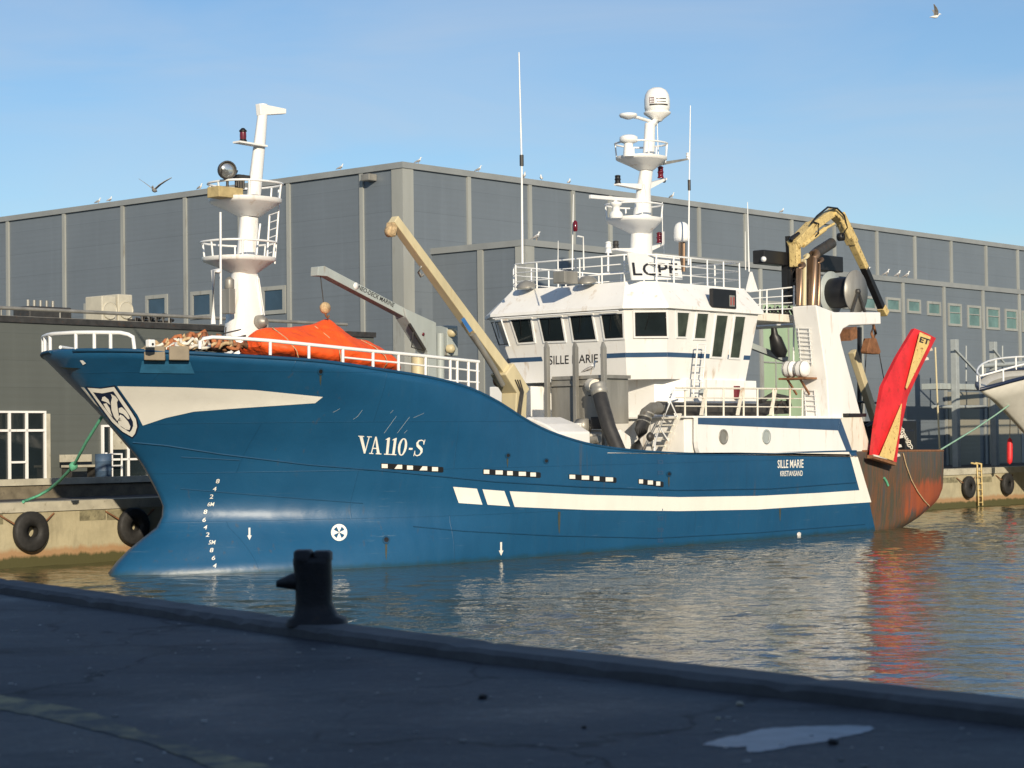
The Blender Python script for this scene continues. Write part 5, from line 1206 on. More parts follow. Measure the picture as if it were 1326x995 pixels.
# bridge wing platform between wheelhouse and gantry
a, b = pt(968, 410, 3.2), pt(1029, 412, 3.2); zp = pt(1000, 406, 3.2).z
MB().box((24.0, -3.2, zp - 0.28), (b.x + 0.2, 3.2, zp)).build('aft_platform', MT['white_rusty'], ship, bevel=0.02)
wr = MB()
for y0, y1, r in ((378, 372, 0.03), (387, 383, 0.02), (395, 392, 0.02), (402, 400, 0.02)): wr.tube([pt(970, y0, 3.15), pt(1028, y1, 3.15)], r, 6)
for x in (984, 993, 1013, 1028): wr.tube([pt(x, 375, 3.15), pt(x, 410, 3.15)], 0.03, 6)
wr.tube([pt(1028.5, 370, 3.2), pt(1027.5, 470, 3.2)], 0.035, 6)
wr.build('platform_rail', MT['white_clean'], ship)
mb = MB()
for k in range(7): mb.tube([pt(988 + k * 5, 408, 3.0), pt(992 + k * 5, 398 + (k % 3), 2.9), pt(997 + k * 5, 407, 2.8)], 0.05, 6)
mb.build('stowed_cable', MT['steel_dark'], ship)
# black tarpaulined loudhailer hanging under the platform
mb = MB().loft([[(c.x + r * math.cos(q), c.y + r * math.sin(q), c.z) for q in [2 * math.pi * k / 12 for k in range(12)]] for c, r in ((pt(1002, 425, 2.8), 0.1), (pt(1003, 433, 2.8), 0.13), (pt(1004, 437, 2.8), 0.22), (pt(1009, 455, 2.8), 0.30), (pt(1011, 463, 2.8), 0.16))]); mb.build('hanging_bag', MT['black'], ship)
mb = MB(); mb.beam(pt(972, 448, 2.2), pt(1018, 466, 2.2), 0.15, 0.2); mb.build('grey_stay', MT['grey_paint'], ship)

# ---------------- stern gantry
TGY = 4.55
gp_px = [(1057, 395), (1081.5, 404.5), (1140.5, 404.5), (1141, 420), (1100, 421.5), (1092, 426), (1088, 434), (1090, 445), (1100, 482), (1116, 541), (1116, 546), (1074, 546), (1071, 492)]
gpl = [Vector((pt(x, y, TGY).x, TGY, pt(x, y, TGY).z)) for x, y in gp_px]
GW = 1.02                                    # width of a leg across the ship
gan = MB().prism(gpl, (0, -GW, 0)).build('stern_gantry', MT['white'], ship, bevel=0.04)
MB().prism([Vector((p.x, -TGY, p.z)) for p in gpl], (0, GW, 0)).build('gantry_leg', MT['white'], gan, bevel=0.04)
a, b = gpl[1], gpl[3]; MB().box((b.x - 1.5, -TGY + GW + 0.002, b.z + 0.05), (b.x - 0.02, TGY - GW - 0.002, a.z - 0.02)).build('cross_beam', MT['white'], gan, bevel=0.03)
f_top, f_mid, f_bot = gpl[0], gpl[-1], gpl[-2]
def gf(x, y, o=0.05):       # point on the forward face of the port leg
    f0, f1 = (f_top, f_mid) if y < 492 else (f_mid, f_bot)
    n = Vector((f1.z - f0.z, 0, -(f1.x - f0.x))).normalized()
    if n.x > 0: n = -n
    return hit(x, y, f0, n) + n * o
for y0, y1, x0, x1, st_, nm in ((424, 472, 1035, 1049, 5.5, 'upper'), (505, 537, 1043, 1056, 6.5, 'lower')):
    mb = MB(); y = y0
    mb.tube([gf(x0, y0, 0.07), gf(x0 + (y1 - y0) * 0.08, y1, 0.07)], 0.016, 5); mb.tube([gf(x1, y0, 0.07), gf(x1 + (y1 - y0) * 0.08, y1, 0.07)], 0.016, 5)
    while y <= y1: d_ = (y - y0) * 0.08; mb.tube([gf(x0 + d_ - 2, y, 0.07), gf(x1 + d_ + 2, y + 1, 0.07)], 0.016, 5); y += st_
    mb.build('leg_ladder', MT['white_clean'], gan)
# base with rust runs, below the leg
bs = [P_t(1088, 541, TS - 0.01), P_t(1116, 540.5, TS - 0.01), P_t(1128, 584, TS - 0.01), P_t(1103.9, 585, TS - 0.01)]
MB().prism(bs, (0, -0.25, 0)).build('gantry_foot', MT['white_rusty'], gan)
MB().box((pt(1098, 536, TS).x, 3.2, pt(1098, 540, TS).z), (pt(1121, 536, TS).x, TS + 0.03, pt(1098, 535.5, TS).z)).build('black_ledge', MT['black'], gan)
# exhaust stack
for x, yt, r, m in ((1041, 333, 0.09, 'cream'), (1051.5, 331, 0.19, 'copper'), (1059.5, 338, 0.09, 'copper'), (1035, 345, 0.12, 'copper')):
    MB().tube([pt(x, 396, 3.6), pt(x, yt + 4, 3.6), pt(x + 2, yt, 3.6), pt(x + 5, yt - 2, 3.6)], r, 12).build('exhaust_pipe', MT[m], gan)
MB().tube([pt(1052, 333, 3.2), pt(1058, 327, 3.2), pt(1077, 315, 3.2)], 0.20, 14).build('exhaust_pipe', MT['steel_dark'], gan)
# black lattice pillar and flood light bar
mb = MB()
for dx in (-4, 4): mb.beam(pt(1027 + dx + 2, 394, 3.0), pt(1024 + dx, 306, 3.0), 0.14, 0.14)
for k in range(5): mb.beam(pt(1023, 390 - 17 * k, 3.0), pt(1031, 378 - 17 * k, 3.0), 0.08, 0.08)
mb.box((pt(1021, 345, 3.0).x, 2.7, pt(1021, 394, 3.0).z), (pt(1031, 345, 3.0).x, 2.95, pt(1024, 330, 3.0).z)); mb.build('crane_pillar', MT['black'], gan)
a, b = pt(990, 341, 3.0), pt(1022, 327, 3.0); fb = MB().box((a.x, 2.5, a.z), (b.x, 3.0, b.z)).build('flood_bar', MT['black'], gan, bevel=0.03)
MB().lathe(pt(989, 336, 3.0), [(0.08, 0), (0.1, 0.05), (0.02, 0.09)], (-1, 0.5, 0), 12).build('lamp', MT['white_clean'], fb)
a, b = pt(1062, 350, 1.5), pt(1092, 333, 1.5); MB().box((a.x, 1.0, a.z), (b.x, 1.5, b.z)).build('net_sounder_box', MT['black'], gan, bevel=0.03)
# yellow knuckle boom crane
TK = 3.3
kc = MB(); kc.beam(pt(1030, 346, TK), pt(1029, 312, TK), 0.28, 0.34, (0, 1, 0)); kc.beam(pt(1027, 318, TK), pt(1052, 292, TK), 0.34, 0.46, (0, 1, 0)); kc.beam(pt(1050, 294, TK), pt(1078, 275, TK), 0.32, 0.36, (0, 1, 0), 0.3, 0.28)
kcr = kc.build('knuckle_crane', MT['yellow'], gan, bevel=0.03)
mb = MB(); mb.beam(pt(1077, 274, TK), pt(1088, 284, TK), 0.3, 0.4, (0, 1, 0)); mb.beam(pt(1086, 278, TK), pt(1104, 315, TK), 0.3, 0.40, (0, 1, 0)); mb.beam(pt(1103, 312, TK), pt(1120, 348, TK), 0.27, 0.30, (0, 1, 0), 0.24, 0.27); mb.build('outer_boom', MT['yellow'], kcr, bevel=0.025)
MB().beam(pt(1118.5, 346, TK), pt(1142, 400, TK), 0.22, 0.26, (0, 1, 0)).build('boom_extension', MT['black'], kcr, bevel=0.02)
MB().beam(pt(1141, 398, TK), pt(1146, 407, TK), 0.26, 0.3, (0, 1, 0)).build('boom_tip', MT['yellow'], kcr, bevel=0.02)
mb = MB(); mb.tube([pt(1040, 318, TK + 0.2), pt(1068, 297, TK + 0.2)], 0.09, 8); mb.tube([pt(1066, 298, TK + 0.2), pt(1080, 290, TK + 0.2)], 0.05, 8); mb.tube([pt(1090, 286, TK + 0.25), pt(1100, 308, TK + 0.25)], 0.08, 8); mb.build('hydraulic_ram', MT['yellow'], kcr)
mb = MB()
for o in (0, 0.12): mb.tube([pt(1050, 290, TK + 0.2 + o), pt(1058, 280, TK + 0.2 + o), pt(1072, 268.5, TK + 0.2 + o), pt(1084, 270, TK + 0.2 + o), pt(1093, 279, TK + 0.2 + o), pt(1097, 295, TK + 0.2 + o), pt(1092, 304, TK + 0.2 + o)], 0.035, 6)
mb.tube([pt(1052, 287, TK + 0.25), pt(1060, 290, TK + 0.3), pt(1060, 302, TK + 0.3), pt(1054, 308, TK + 0.25)], 0.03, 6)
mb.lathe(pt(1089, 307, TK + 0.1), [(0.02, -0.12), (0.15, -0.1), (0.15, 0.1), (0.02, 0.12)], (0, 1, 0), 12); mb.tube([pt(1024, 312, TK), pt(1026, 308, TK), pt(1034, 303, TK)], 0.08, 8); mb.build('hydraulic_hoses', MT['black'], kcr)
# net sounder winch: cable reel on the gantry
rc = pt(1107.5, 378, 3.6); rw = MB().lathe(rc, [(0.02, 0.0), (0.80, 0.0), (0.80, 0.05), (0.02, 0.06)], (0, 1, 0), 36).build('cable_reel', MT['galv'], gan)
MB().lathe(rc, [(0.5, -0.01), (0.56, -0.3), (0.58, -0.6), (0.55, -0.99)], (0, 1, 0), 30).build('cable_drum', MT['black'], rw)
MB().lathe(rc + Vector((0, -1.05, 0)), [(0.02, 0.0), (0.82, 0.0), (0.82, 0.05), (0.02, 0.06)], (0, 1, 0), 36).build('flange', MT['grey_paint'], rw)
mb = MB(); zb = gpl[1].z
for k_, t in enumerate((3.72, 2.35)):
    for sx in (-0.55, 0.55): MB().beam((rc.x + sx, t, zb), (rc.x, t, rc.z), 0.08, 0.1).build('reel_leg', MT['steel_dark'], rw)
mb.lathe(rc + Vector((0, 0.06, 0)), [(0.1, 0), (0.1, 0.12), (0.02, 0.14)], (0, 1, 0), 12); mb.build('reel_hub', MT['steel_dark'], rw)
mb = MB()
for x, y in ((1103, 346), (1108, 343), (1134, 352)): mb.lathe(pt(x, y, -6.5), [(0.02, -0.28), (0.2, -0.2), (0.28, 0), (0.2, 0.2), (0.02, 0.28)], n=14)
# aft gear below the gantry: dark post, wires
mb = MB(); mb.beam(pt(1113, 540, 2.0), pt(1113, 424, 2.0), 0.12, 0.14); mb.build('gantry_post', MT['black'], gan)
mb = MB(); mb.tube([pt(1116, 540, 2.4), pt(1122, 455, 2.4)], 0.02, 5); mb.tube([pt(1138, 455, 2.4), pt(1146, 500, 2.4), pt(1142, 520, 2.4)], 0.02, 5); mb.tube([pt(1100, 520, 2.2), pt(1135, 522, 2.2)], 0.05, 6); mb.build('trawl_wires', MT['steel_dark'], gan)
a, b = pt(1101, 456, -2.4), pt(1110, 440, -2.4)
mb = MB(); mb.beam(pt(1100, 440, -2.6), pt(1098, 425, -2.6), 0.5, 0.6); mb.build('rusty_hanger', MT['rust'], gan); MB().beam(pt(1104, 455, 2.6), pt(1139, 562, 2.6), 0.3, 0.26, (0, 1, 0)).build('inner_brace', MT['cream'], gan, bevel=0.02)
mb = MB(); mb.box((pt(1117, 548, 2).x, 1.0, 2.6), (pt(1140, 548, 2).x, 3.6, pt(1130, 545, 3.6).z)); mb.tube([pt(1120, 553, 3.7), pt(1130, 548, 3.7), pt(1142, 556, 3.7)], 0.09, 8); mb.build('stern_gear', MT['black'], gan, bevel=0.04)
# life raft canisters on their cradle
sF = gf(1045, 480, 0).x - 0.38
for i, (x0, x1) in enumerate(((1015.5, 1030.5), (1031, 1045.5))):
    c0, c1 = ps(x0, 478.5, sF), ps(x1, 478.5, sF); c1.z = c0.z; L = c1.y - c0.y; R = 0.29
    lr = thing('life_raft', ('outboard' if i else 'inboard') + ' one of two round white life raft canisters on the gantry bracket', 'life raft', tuple((c0 + c1) / 2), 'life raft canisters')
    MB().lathe(c0, [(0.02, 0), (R * 0.7, L * 0.02), (R * 0.95, L * 0.12), (R, L * 0.3), (R, L * 0.7), (R * 0.95, L * 0.88), (R * 0.7, L * 0.98), (0.02, L)], (0, 1, 0), 22).build('canister', MT['white_clean'], lr)
    for f in (0.3, 0.7): MB().lathe(c0 + Vector((0, L * f, 0)), [(R + 0.002, -0.015), (R + 0.014, -0.01), (R + 0.014, 0.01), (R + 0.002, 0.015)], (0, 1, 0), 22).build('strap', MT['galv'], lr)
c0, c1 = ps(1014, 489.5, sF), ps(1049, 489.5, sF); mb = MB(); mb.box((sF - 0.3, c0.y, c0.z - 0.08), (sF + 0.55, c1.y, c0.z - 0.01)); mb.beam((sF + 0.4, c0.y + 0.3, c0.z - 0.6), (sF - 0.2, c0.y + 0.3, c0.z - 0.05), 0.06, 0.06); mb.beam((sF + 0.4, c1.y - 0.3, c0.z - 0.6), (sF - 0.2, c1.y - 0.3, c0.z - 0.05), 0.06, 0.06); mb.build('raft_cradle', MT['rust'], gan)

# hanging trawl block under the gantry arm
hp_ = pt(1131, 440, 3.4)
hb = thing('hanging_block', 'rusty trawl block hanging on a shackle from the white gantry arm', 'pulley block', tuple(hp_))
x0_, x1_ = pt(1122, 455, 3.4), pt(1140, 455, 3.4)
blk = [Vector((pt(x, y, 3.5).x, 3.5, pt(x, y, 3.5).z)) for x, y in ((1123, 455), (1127, 438), (1135, 438), (1141, 456), (1139, 459), (1124, 458))]
MB().prism(blk, (0, -0.3, 0)).build('cheek_plates', MT['rust'], hb, bevel=0.03)
mb = MB(); mb.tube([pt(1131, 439, 3.35), pt(1128.5, 432, 3.35), pt(1131, 421, 3.35), pt(1134, 432, 3.35), pt(1131, 439, 3.35)], 0.06, 6); mb.build('shackle', MT['rust'], hb)

# ---------------- red trawl door hung at the port quarter
TD = 5.15
td = thing('trawl_door', 'tall red cambered trawl door with scraped yellow backing hung at the stern', 'trawl door', tuple(pt(1150, 590, TD)))
def Dd(x, y, dt=0.0): p = pt(x, y, TD + dt); return p
# outer skin: left edge, ridge, right edge, rows from bottom to top
LE = [(1127.5, 592), (1132, 553), (1141, 501), (1160, 463), (1182, 426)]
RI = [(1147, 596.5), (1156, 556), (1167, 508), (1180, 470), (1198, 432)]
RE = [(1158, 602), (1163, 562), (1173, 514), (1190, 477), (1209.5, 438)]
cols = []
for l, m_, r in zip(LE, RI, RE): cols.append([Dd(*l, -0.10), Dd((l[0] * 2 + m_[0]) / 3, (l[1] * 2 + m_[1]) / 3, -0.055), Dd((l[0] + m_[0] * 2) / 3, (l[1] + m_[1] * 2) / 3, -0.02), Dd(*m_, 0.0), Dd((m_[0] + r[0]) / 2, (m_[1] + r[1]) / 2, -0.02), Dd(*r, -0.05)])
vs = []; fs = []; nc = 6
for rw_ in cols: vs += rw_
for i in range(4):
    for k in range(nc - 1): fs.append((i * nc + k, i * nc + k + 1, (i + 1) * nc + k + 1, (i + 1) * nc + k))
dsk = MB().add(vs, fs, False).build('plate', MT['red'], td)
md = dsk.modifiers.new('thick', 'SOLIDIFY'); md.thickness = 0.16; md.offset = -1 if False else 0
mb = MB()
mb.add([Dd(*p, 0.17) for p in ((1191, 430.5), (1204.5, 436.5), (1202, 446), (1173.5, 504), (1172.5, 502))], [(0, 1, 2, 3, 4)])
mb.add([Dd(*p, 0.17) for p in ((1167, 523), (1163, 560), (1156, 597), (1138.5, 591))], [(0, 1, 2, 3)])
bp_ = mb.build('bare_panels', MT['door_bare'], td); md = bp_.modifiers.new('thick', 'SOLIDIFY'); md.thickness = 0.03
plane_text('door_lettering', 'ET', [Dd(*p, 0.19) for p in ((1189.5, 443), (1202, 447), (1204, 440), (1191.5, 436))], (0, 1, 0), MT['letter'], bp_, 0.02, 0.03)
mb = MB()
mb.beam(Dd(1127, 591.5, 0.02), Dd(1157, 601, 0.02), 0.25, 0.12); mb.build('shoe', MT['rust'], td)
mb = MB(); mb.beam(Dd(1131, 590, 0.14), Dd(1148, 594, 0.14), 0.06, 0.08, (0, 1, 0)); mb.build('shoe_edge', MT['white_rusty'], td)
for x, y in ((1201, 452), (1196, 464), (1163, 565), (1161, 577), (1159, 589)):
    MB().prism([Dd(x - 2, y - 3, -0.15), Dd(x + 6, y - 1, -0.15), Dd(x + 7, y + 2, -0.15), Dd(x - 3, y + 4, -0.15)], (0, -0.06, 0)).build('bracket', MT['white_rusty'], td)
# chain and tackle by the door
mb = MB()
for k in range(10):
    p = pt(1166 + k * 1.4 + (k % 2), 556 + k * 2.5, 4.6); mb.tube([p + Vector((0.07 * math.cos(a), 0.04 * math.sin(a + k), 0.09 * math.sin(a))) for a in [k_ * math.pi / 4 for k_ in range(8)]], 0.022, 5, closed=True)
ch = mb.build('stern_chain', MT['white_rusty'], ship)
mb = MB(); mb.box((pt(1176, 575, 4.0).x, 3.2, pt(1176, 584, 4.0).z), (pt(1188, 575, 4.0).x, 3.9, pt(1176, 557, 4.0).z)); mb.build('stern_roller', MT['black'], ship, bevel=0.05)
mb = MB().tube([on_hull(x, y, 0.05) for x, y in ((1168, 587), (1172, 603), (1179, 622), (1187, 637), (1195, 648), (1202, 655))], 0.022, 6); mb.build('hanging_rope', MT['rope_tan'], ship)
mb = MB().tube([on_hull(x, y, 0.03) for x, y in ((1144, 619), (1147, 624), (1149, 629))], 0.05, 6); mb.build('rope_tail', MT['rope_green'], ship)

# ================================================================== gulls
def gull_mesh(parent, flying=False, sz=1.0, yaw=0.0, base=(0, 0, 0)):
    B = Vector(base); cy, sy = math.cos(yaw), math.sin(yaw)
    def L(x, y, z):
        if not flying and z > 0.06:
            a_ = 0.42; x, z = x * math.cos(a_) - (z - 0.2) * math.sin(a_), 0.2 + x * math.sin(a_) + (z - 0.2) * math.cos(a_)
        return LL(x, y, z)
    def LL(x, y, z): return B + Vector((cy * x - sy * y, sy * x + cy * y, z)) * sz
    def ringr(x, z, ry, rz): return [L(x, ry * math.cos(q), z + rz * math.sin(q)) for q in [2 * math.pi * k / 10 for k in range(10)]]
    zc = 0.0 if flying else 0.20
    body = MB().loft([ringr(-0.28, zc - 0.01, 0.015, 0.01), ringr(-0.18, zc, 0.05, 0.035), ringr(-0.05, zc, 0.085, 0.075), ringr(0.08, zc + 0.01, 0.08, 0.08), ringr(0.15, zc + 0.05, 0.05, 0.055), ringr(0.18, zc + 0.10, 0.045, 0.045), ringr(0.21, zc + 0.13, 0.045, 0.042), ringr(0.25, zc + 0.13, 0.02, 0.02), ringr(0.30, zc + 0.115, 0.005, 0.006)])
    body.build('body', MT['gull_grey'] if flying == 'grey' else MT['gull_white'], parent)
    if flying:
        for sd in (1, -1):
            w_ = MB(); prof = [(0.0, 0.05, 0.10, 0.02), (0.25, 0.06, 0.09, 0.22), (0.45, 0.0, 0.065, 0.36), (0.68, -0.10, 0.015, 0.50)]
            w_.loft([[L(x + c, sd * y, z + 0.012), L(x - c * 1.2, sd * y, z), L(x - c * 1.2, sd * y, z - 0.012), L(x + c, sd * y, z - 0.008)] for y, x, c, z in prof], smooth=False)
            w_.build('wing', MT['gull_grey'], parent)
    else:
        for sd in (1, -1):
            MB().loft([[L(x, sd * (y0 + 0.005), zc + z0 + h), L(x, sd * (y0 + 0.03), zc + z0), L(x, sd * (y0 + 0.005), zc + z0 - h), L(x, sd * (y0 - 0.02), zc + z0)] for x, y0, z0, h in ((-0.33, 0.015, 0.01, 0.012), (-0.15, 0.055, 0.015, 0.045), (0.02, 0.075, 0.01, 0.055), (0.10, 0.06, 0.01, 0.02))]).build('wing', MT['gull_grey'], parent)
        mb = MB()
        for sd in (0.03, -0.03): mb.tube([L(0.0, sd, 0), L(0.0, sd, zc - 0.05)], 0.009 * sz, 5)
        mb.build('legs', MT['rope_tan'], parent)
def gull(label, base, flying=False, sz=1.0, yaw=0.0, group=None):
    g = thing('seagull', label, 'seagull', base, group); gull_mesh(g, flying, sz, yaw, base); return g
g0 = ps(765, 485, SB + 0.3); gull('brownish gull standing on top of the grey steel tank', (g0.x, g0.y, ps_(765, 487).z + 0.06), sz=1.0, yaw=0.85)
proto = gull('small white gull perched along the warehouse roof edge', (WS + 1.0, WT, WZ + 0.10), sz=0.7, yaw=0.6, group='gulls along the warehouse roof edge')
for i, x in enumerate((126, 141, 258, 440, 620, 679, 701, 737, 870, 1012)):
    c = copy_tree(proto)
    if x < 521: h = ps(x, 240, WS); bpos = (WS + 0.05, h.y, WZ + 0.10)
    else: h = pt(x, 240, WT); bpos = (h.x, WT, WZ + 0.10)
    c.location = to_w(bpos); c['base'] = list(bpos); c.rotation_euler.z = ROTZ + random.uniform(-1.5, 1.5)
proto2 = gull('white gull perched on the lower annex ledge', tuple(Vector((pt(697, 310, AT).x, AT - 0.1, AZ + 0.12))), sz=0.9, yaw=0.4, group='gulls on the annex ledge')
for x in (1125, 1150, 1165, 1176):
    c = copy_tree(proto2); h = pt(x, 350, AT); bpos = (h.x, AT - 0.1, AZ + 0.12); c.location = to_w(bpos); c['base'] = list(bpos); c.rotation_euler.z = ROTZ + random.uniform(-1, 1)
p = pt(200, 247, -4.0); gull('grey gull flying with raised wings left of the foremast', tuple(p), 'grey', 0.75, 2.6)
p = pt(1211, 22, 3.0); gull('small gull flying alone high in the sky at upper right', tuple(p), True, 0.8, 1.0)

# ================================================================== quay furniture
def tyre(base, label, R=0.56, r=0.2, tilt=0.0):
    o = thing('tyre_fender', label, 'tyre', base, 'tyre fenders on the quay walls'); b = Vector(base)
    prof = [(R - 2 * r + 0.02, -0.09), (R - 2 * r, -0.12), (R - r, -0.12), (R - 0.06, -0.11), (R, -0.07), (R, 0.07), (R - 0.06, 0.11), (R - r, 0.12), (R - 2 * r, 0.12), (R - 2 * r + 0.02, 0.09)]
    prof.append(prof[0])
    n = 30; rings = [[b + Vector((rr * math.cos(2 * math.pi * k / n), h, rr * math.sin(2 * math.pi * k / n))) for k in range(n)] for rr, h in prof]
    MB().loft(rings, cap=False).build('rubber', MT['rubber'], o)
    for sg in (-1, 1):
        MB().tube([b + Vector((sg * R * 0.8, -0.05, R * 0.35)), b + Vector((sg * (R + 0.35), -0.17, R * 0.85))], 0.025, 5).build('chain', MT['rust'], o)
    return o
def qpt(x, y, t): p = pt(x, y, t); return p
p = pt(40, 688.5, QL + 0.19); tyre(tuple(p), 'black tyre fender at the far left of the concrete quay', R=0.57)
p = pt(173, 681.5, QL + 0.19); tyre(tuple(p), 'black tyre fender on the quay just in front of the bow', R=0.55)
p = pt(1255, 631, QR + 0.19); tyre(tuple(p), 'black tyre fender beside the yellow quay ladder', R=0.52)
p = pt(1305, 627, QR + 0.19); tyre(tuple(p), 'black tyre fender at the far right below the yacht', R=0.52)
for x0, x1, y0, y1, t_ in ((103, 137, 660.5, 675, QL), (138.5, 171, 659.5, 674, QL), (-12, 4, 664, 680, QL), (1221, 1240, 618, 626, QR), (1270, 1284, 617, 625, QR)):
    a, b = pt(x0, y1, t_), pt(x1, y0, t_)
    tag(MB().box((a.x, t_ - 0.05, a.z), (b.x, t_ + 0.004, b.z)).build('quay_patch', MT['conc_patch'], bevel=0.002), kind='structure')
lad_s = pt(1266, 635, QR).x
ql = thing('quay_ladder', 'yellow steel ladder fixed to the quay wall right of the stern', 'ladder', (lad_s, QR, 0))
mb = MB()
for ds in (-0.2, 0.2): mb.tube([(lad_s + ds, QR + 0.12, 0.05), (lad_s + ds, QR + 0.12, QZ + 0.25), (lad_s + ds, QR - 0.2, QZ + 0.3)], 0.05, 6)
mb.build('stile', MT['yellow'], ql)
mb = MB()
for k in range(6): mb.tube([(lad_s - 0.2, QR + 0.12, 0.2 + 0.3 * k), (lad_s + 0.2, QR + 0.12, 0.2 + 0.3 * k)], 0.03, 6)
mb.build('rungs', MT['yellow'], ql)
# left quay clutter: white frame, blue drum, pallets
p = pz(152, 640, QZ + 0.5); zq = QZ + 0.5; Tq = -12.4
s_ = pt(150, 615, Tq).x
fr3 = thing('white_barrier', 'white tubular barrier in front of the glazed door left of the bow', 'barrier', (s_, Tq, zq))
mb = MB(); mb.tube([(s_ - 0.25, Tq, zq), (s_ - 0.25, Tq, zq + 0.85), (s_ + 0.25, Tq, zq + 0.85), (s_ + 0.25, Tq, zq)], 0.045, 6); mb.tube([(s_ - 0.25, Tq, zq + 0.45), (s_ + 0.25, Tq, zq + 0.45)], 0.035, 6); mb.build('frame', MT['white_clean'], fr3)
s_ = pt(134, 615, Tq).x
dr = thing('blue_drum', 'faded blue drum standing by the white barrier', 'drum', (s_, Tq, zq))
MB().lathe((s_, Tq, zq), [(0.26, 0), (0.28, 0.02), (0.28, 0.28), (0.295, 0.3), (0.28, 0.32), (0.28, 0.6), (0.295, 0.62), (0.28, 0.64), (0.28, 0.86), (0.02, 0.87)], n=20).build('body', mat('blue_plastic', (0.05, 0.09, 0.15), 0.6, var=0.3), dr)
MB().lathe((s_ + 0.12, Tq, zq + 0.868), [(0.05, 0), (0.05, 0.03), (0.01, 0.035)], n=12).build('bung', MT['white_clean'], dr)
s_ = pt(115, 610, Tq).x
bn = thing('bench', 'low pale bench against the dark wall left of the blue drum', 'bench', (s_, Tq - 0.4, zq))
MB().box((s_ - 0.65, Tq - 0.65, zq + 0.42), (s_ + 0.65, Tq - 0.2, zq + 0.5)).build('seat', MT['conc_pale'], bn, bevel=0.01)
MB().box((s_ - 0.65, Tq - 0.75, zq + 0.6), (s_ + 0.65, Tq - 0.68, zq + 0.85)).build('backrest', MT['conc_pale'], bn, bevel=0.01)
for ds in (-0.55, 0.5): MB().box((s_ + ds, Tq - 0.75, zq), (s_ + ds + 0.06, Tq - 0.25, zq + 0.418)).build('leg', MT['steel_dark'], bn)
# mooring ropes
def rope(pts, r, m, name, label, knot=None):
    o = thing(name, label, 'rope', tuple(pts[0])); MB().tube(pts, r, 6).build('rope', m, o)
    if knot is not None: MB().lathe(knot, [(0.01, -0.14), (0.1, -0.07), (0.13, 0), (0.1, 0.08), (0.01, 0.15)], (0.3, 0.2, 1), 10).build('knot', m, o)
    return o
A_, B_ = pz(38, 648, QZ + 0.06), Vector((0.0, -0.3, 3.6))
kp = Vector(pt(95, 604, -2.6)); A_ = pz(30, 650, QZ + 0.08)
path = [A_, pt(50, 642, -6.0), pt(64, 634, -5.3), pt(78, 622, -4.2), pt(95, 604, -2.6), pt(112, 572, -1.5), pt(135, 535, -0.5)]
rope(path, 0.045, MT['rope_green'], 'mooring_rope', 'green mooring rope with a knot running from the quay to the bow', kp)
MB().tube([pt(60, 640, -5.6), pt(72, 629, -4.9), pt(88, 611, -3.2), kp], 0.04, 6)
p0 = Vector((36.1, 3.0, 2.75)); p1 = pt(1312, 521, -1.0)
MT['rope_pale'] = mat('pale_green_rope', (0.30, 0.50, 0.36), 0.8)
rope([pt(1219, 582, 3.0), pt(1262, 556, 1.5), pt(1290, 537, 0.0), p1], 0.035, MT['rope_pale'], 'mooring_rope', 'pale green mooring line stretched from the rusty stern to the white yacht')

# steel loading stage in front of the annex
st = thing('steel_stage', 'grey steel stair landing on posts in front of the right warehouse wall', 'platform', (pt(1225, 600, -7.5).x, -7.5, QZ))
TP = -8.0; a, b = pt(1218, 499, TP), pt(1330, 499, TP)
MB().box((a.x, TP - 1.1, a.z - 0.2), (b.x + 6, TP, a.z + 0.1)).build('landing', MT['grey_paint'], st, bevel=0.02)
MT['stage'] = mat('stage_grey', (0.34, 0.37, 0.37), 0.5, var=0.1)
for x, yt in ((1233, 440), (1283, 443), (1330, 446)):
    s_ = pt(x, 500, TP).x; MB().box((s_ - 0.16, TP + 0.02, QZ), (s_ + 0.16, TP + 0.34, pt(x, yt, TP).z)).build('post', MT['stage'], st, bevel=0.02)
for (x0, y0), (x1, y1) in (((1236, 452), (1272, 490)), ((1286, 452), (1300, 470))): MB().beam(pt(x0, y0, TP + 0.4), pt(x1, y1, TP + 0.4), 0.1, 0.1).build('brace', MT['stage'], st)
mb = MB()
for x in (1251, 1298): mb.tube([pt(x, 448, TP), pt(x, 494, TP)], 0.05, 6)
mb.tube([pt(1272, 474, TP + 0.3), pt(1330, 470, TP + 0.3)], 0.12, 8); mb.tube([pt(1208, 527, TP), pt(1276, 527, TP)], 0.09, 8); mb.build('handrail', MT['stage'], st)
MB().tube([pt(1211, 450, TP + 1), pt(1213, 500, TP + 1), pt(1217, 585, TP + 1)], 0.05, 6).build('standpipe', MT['cream'], st)

# white yacht moored astern
yt_ = thing('yacht', 'white hulled yacht with dark rail cap, only its raised bow in view at right', 'yacht', (58, -1.5, 0))
Yb = pt(1269, 505, -1.0)     # stem head
def yh(u, v):   # u along, v 0 at water .. 1 at rail
    s0 = Yb.x + 10.5 * (1 - v) ** 0.85; zt = Yb.z + 1.3 * (1 - math.exp(-5.0 * u)); L = 20.0
    s = s0 + (Yb.x + L - s0) * u; hw = (0.25 + 2.15 * v ** 0.7) * (1 - (1 - min(1, u * 1.8)) ** 2.2) ** 0.75
    z = -0.3 + (zt + 0.3) * v
    return Vector((s, hw, z))
nu, nv = 30, 12; vs = []; fs = []
for sd in (1, -1):
    b0_ = len(vs)
    for i in range(nu + 1):
        for j in range(nv + 1): p = yh((i / nu) ** 1.5, j / nv); vs.append((p.x, -1.0 + sd * p.y, p.z))
    for i in range(nu):
        for j in range(nv): fs.append((b0_ + i * (nv + 1) + j, b0_ + (i + 1) * (nv + 1) + j, b0_ + (i + 1) * (nv + 1) + j + 1, b0_ + i * (nv + 1) + j + 1))
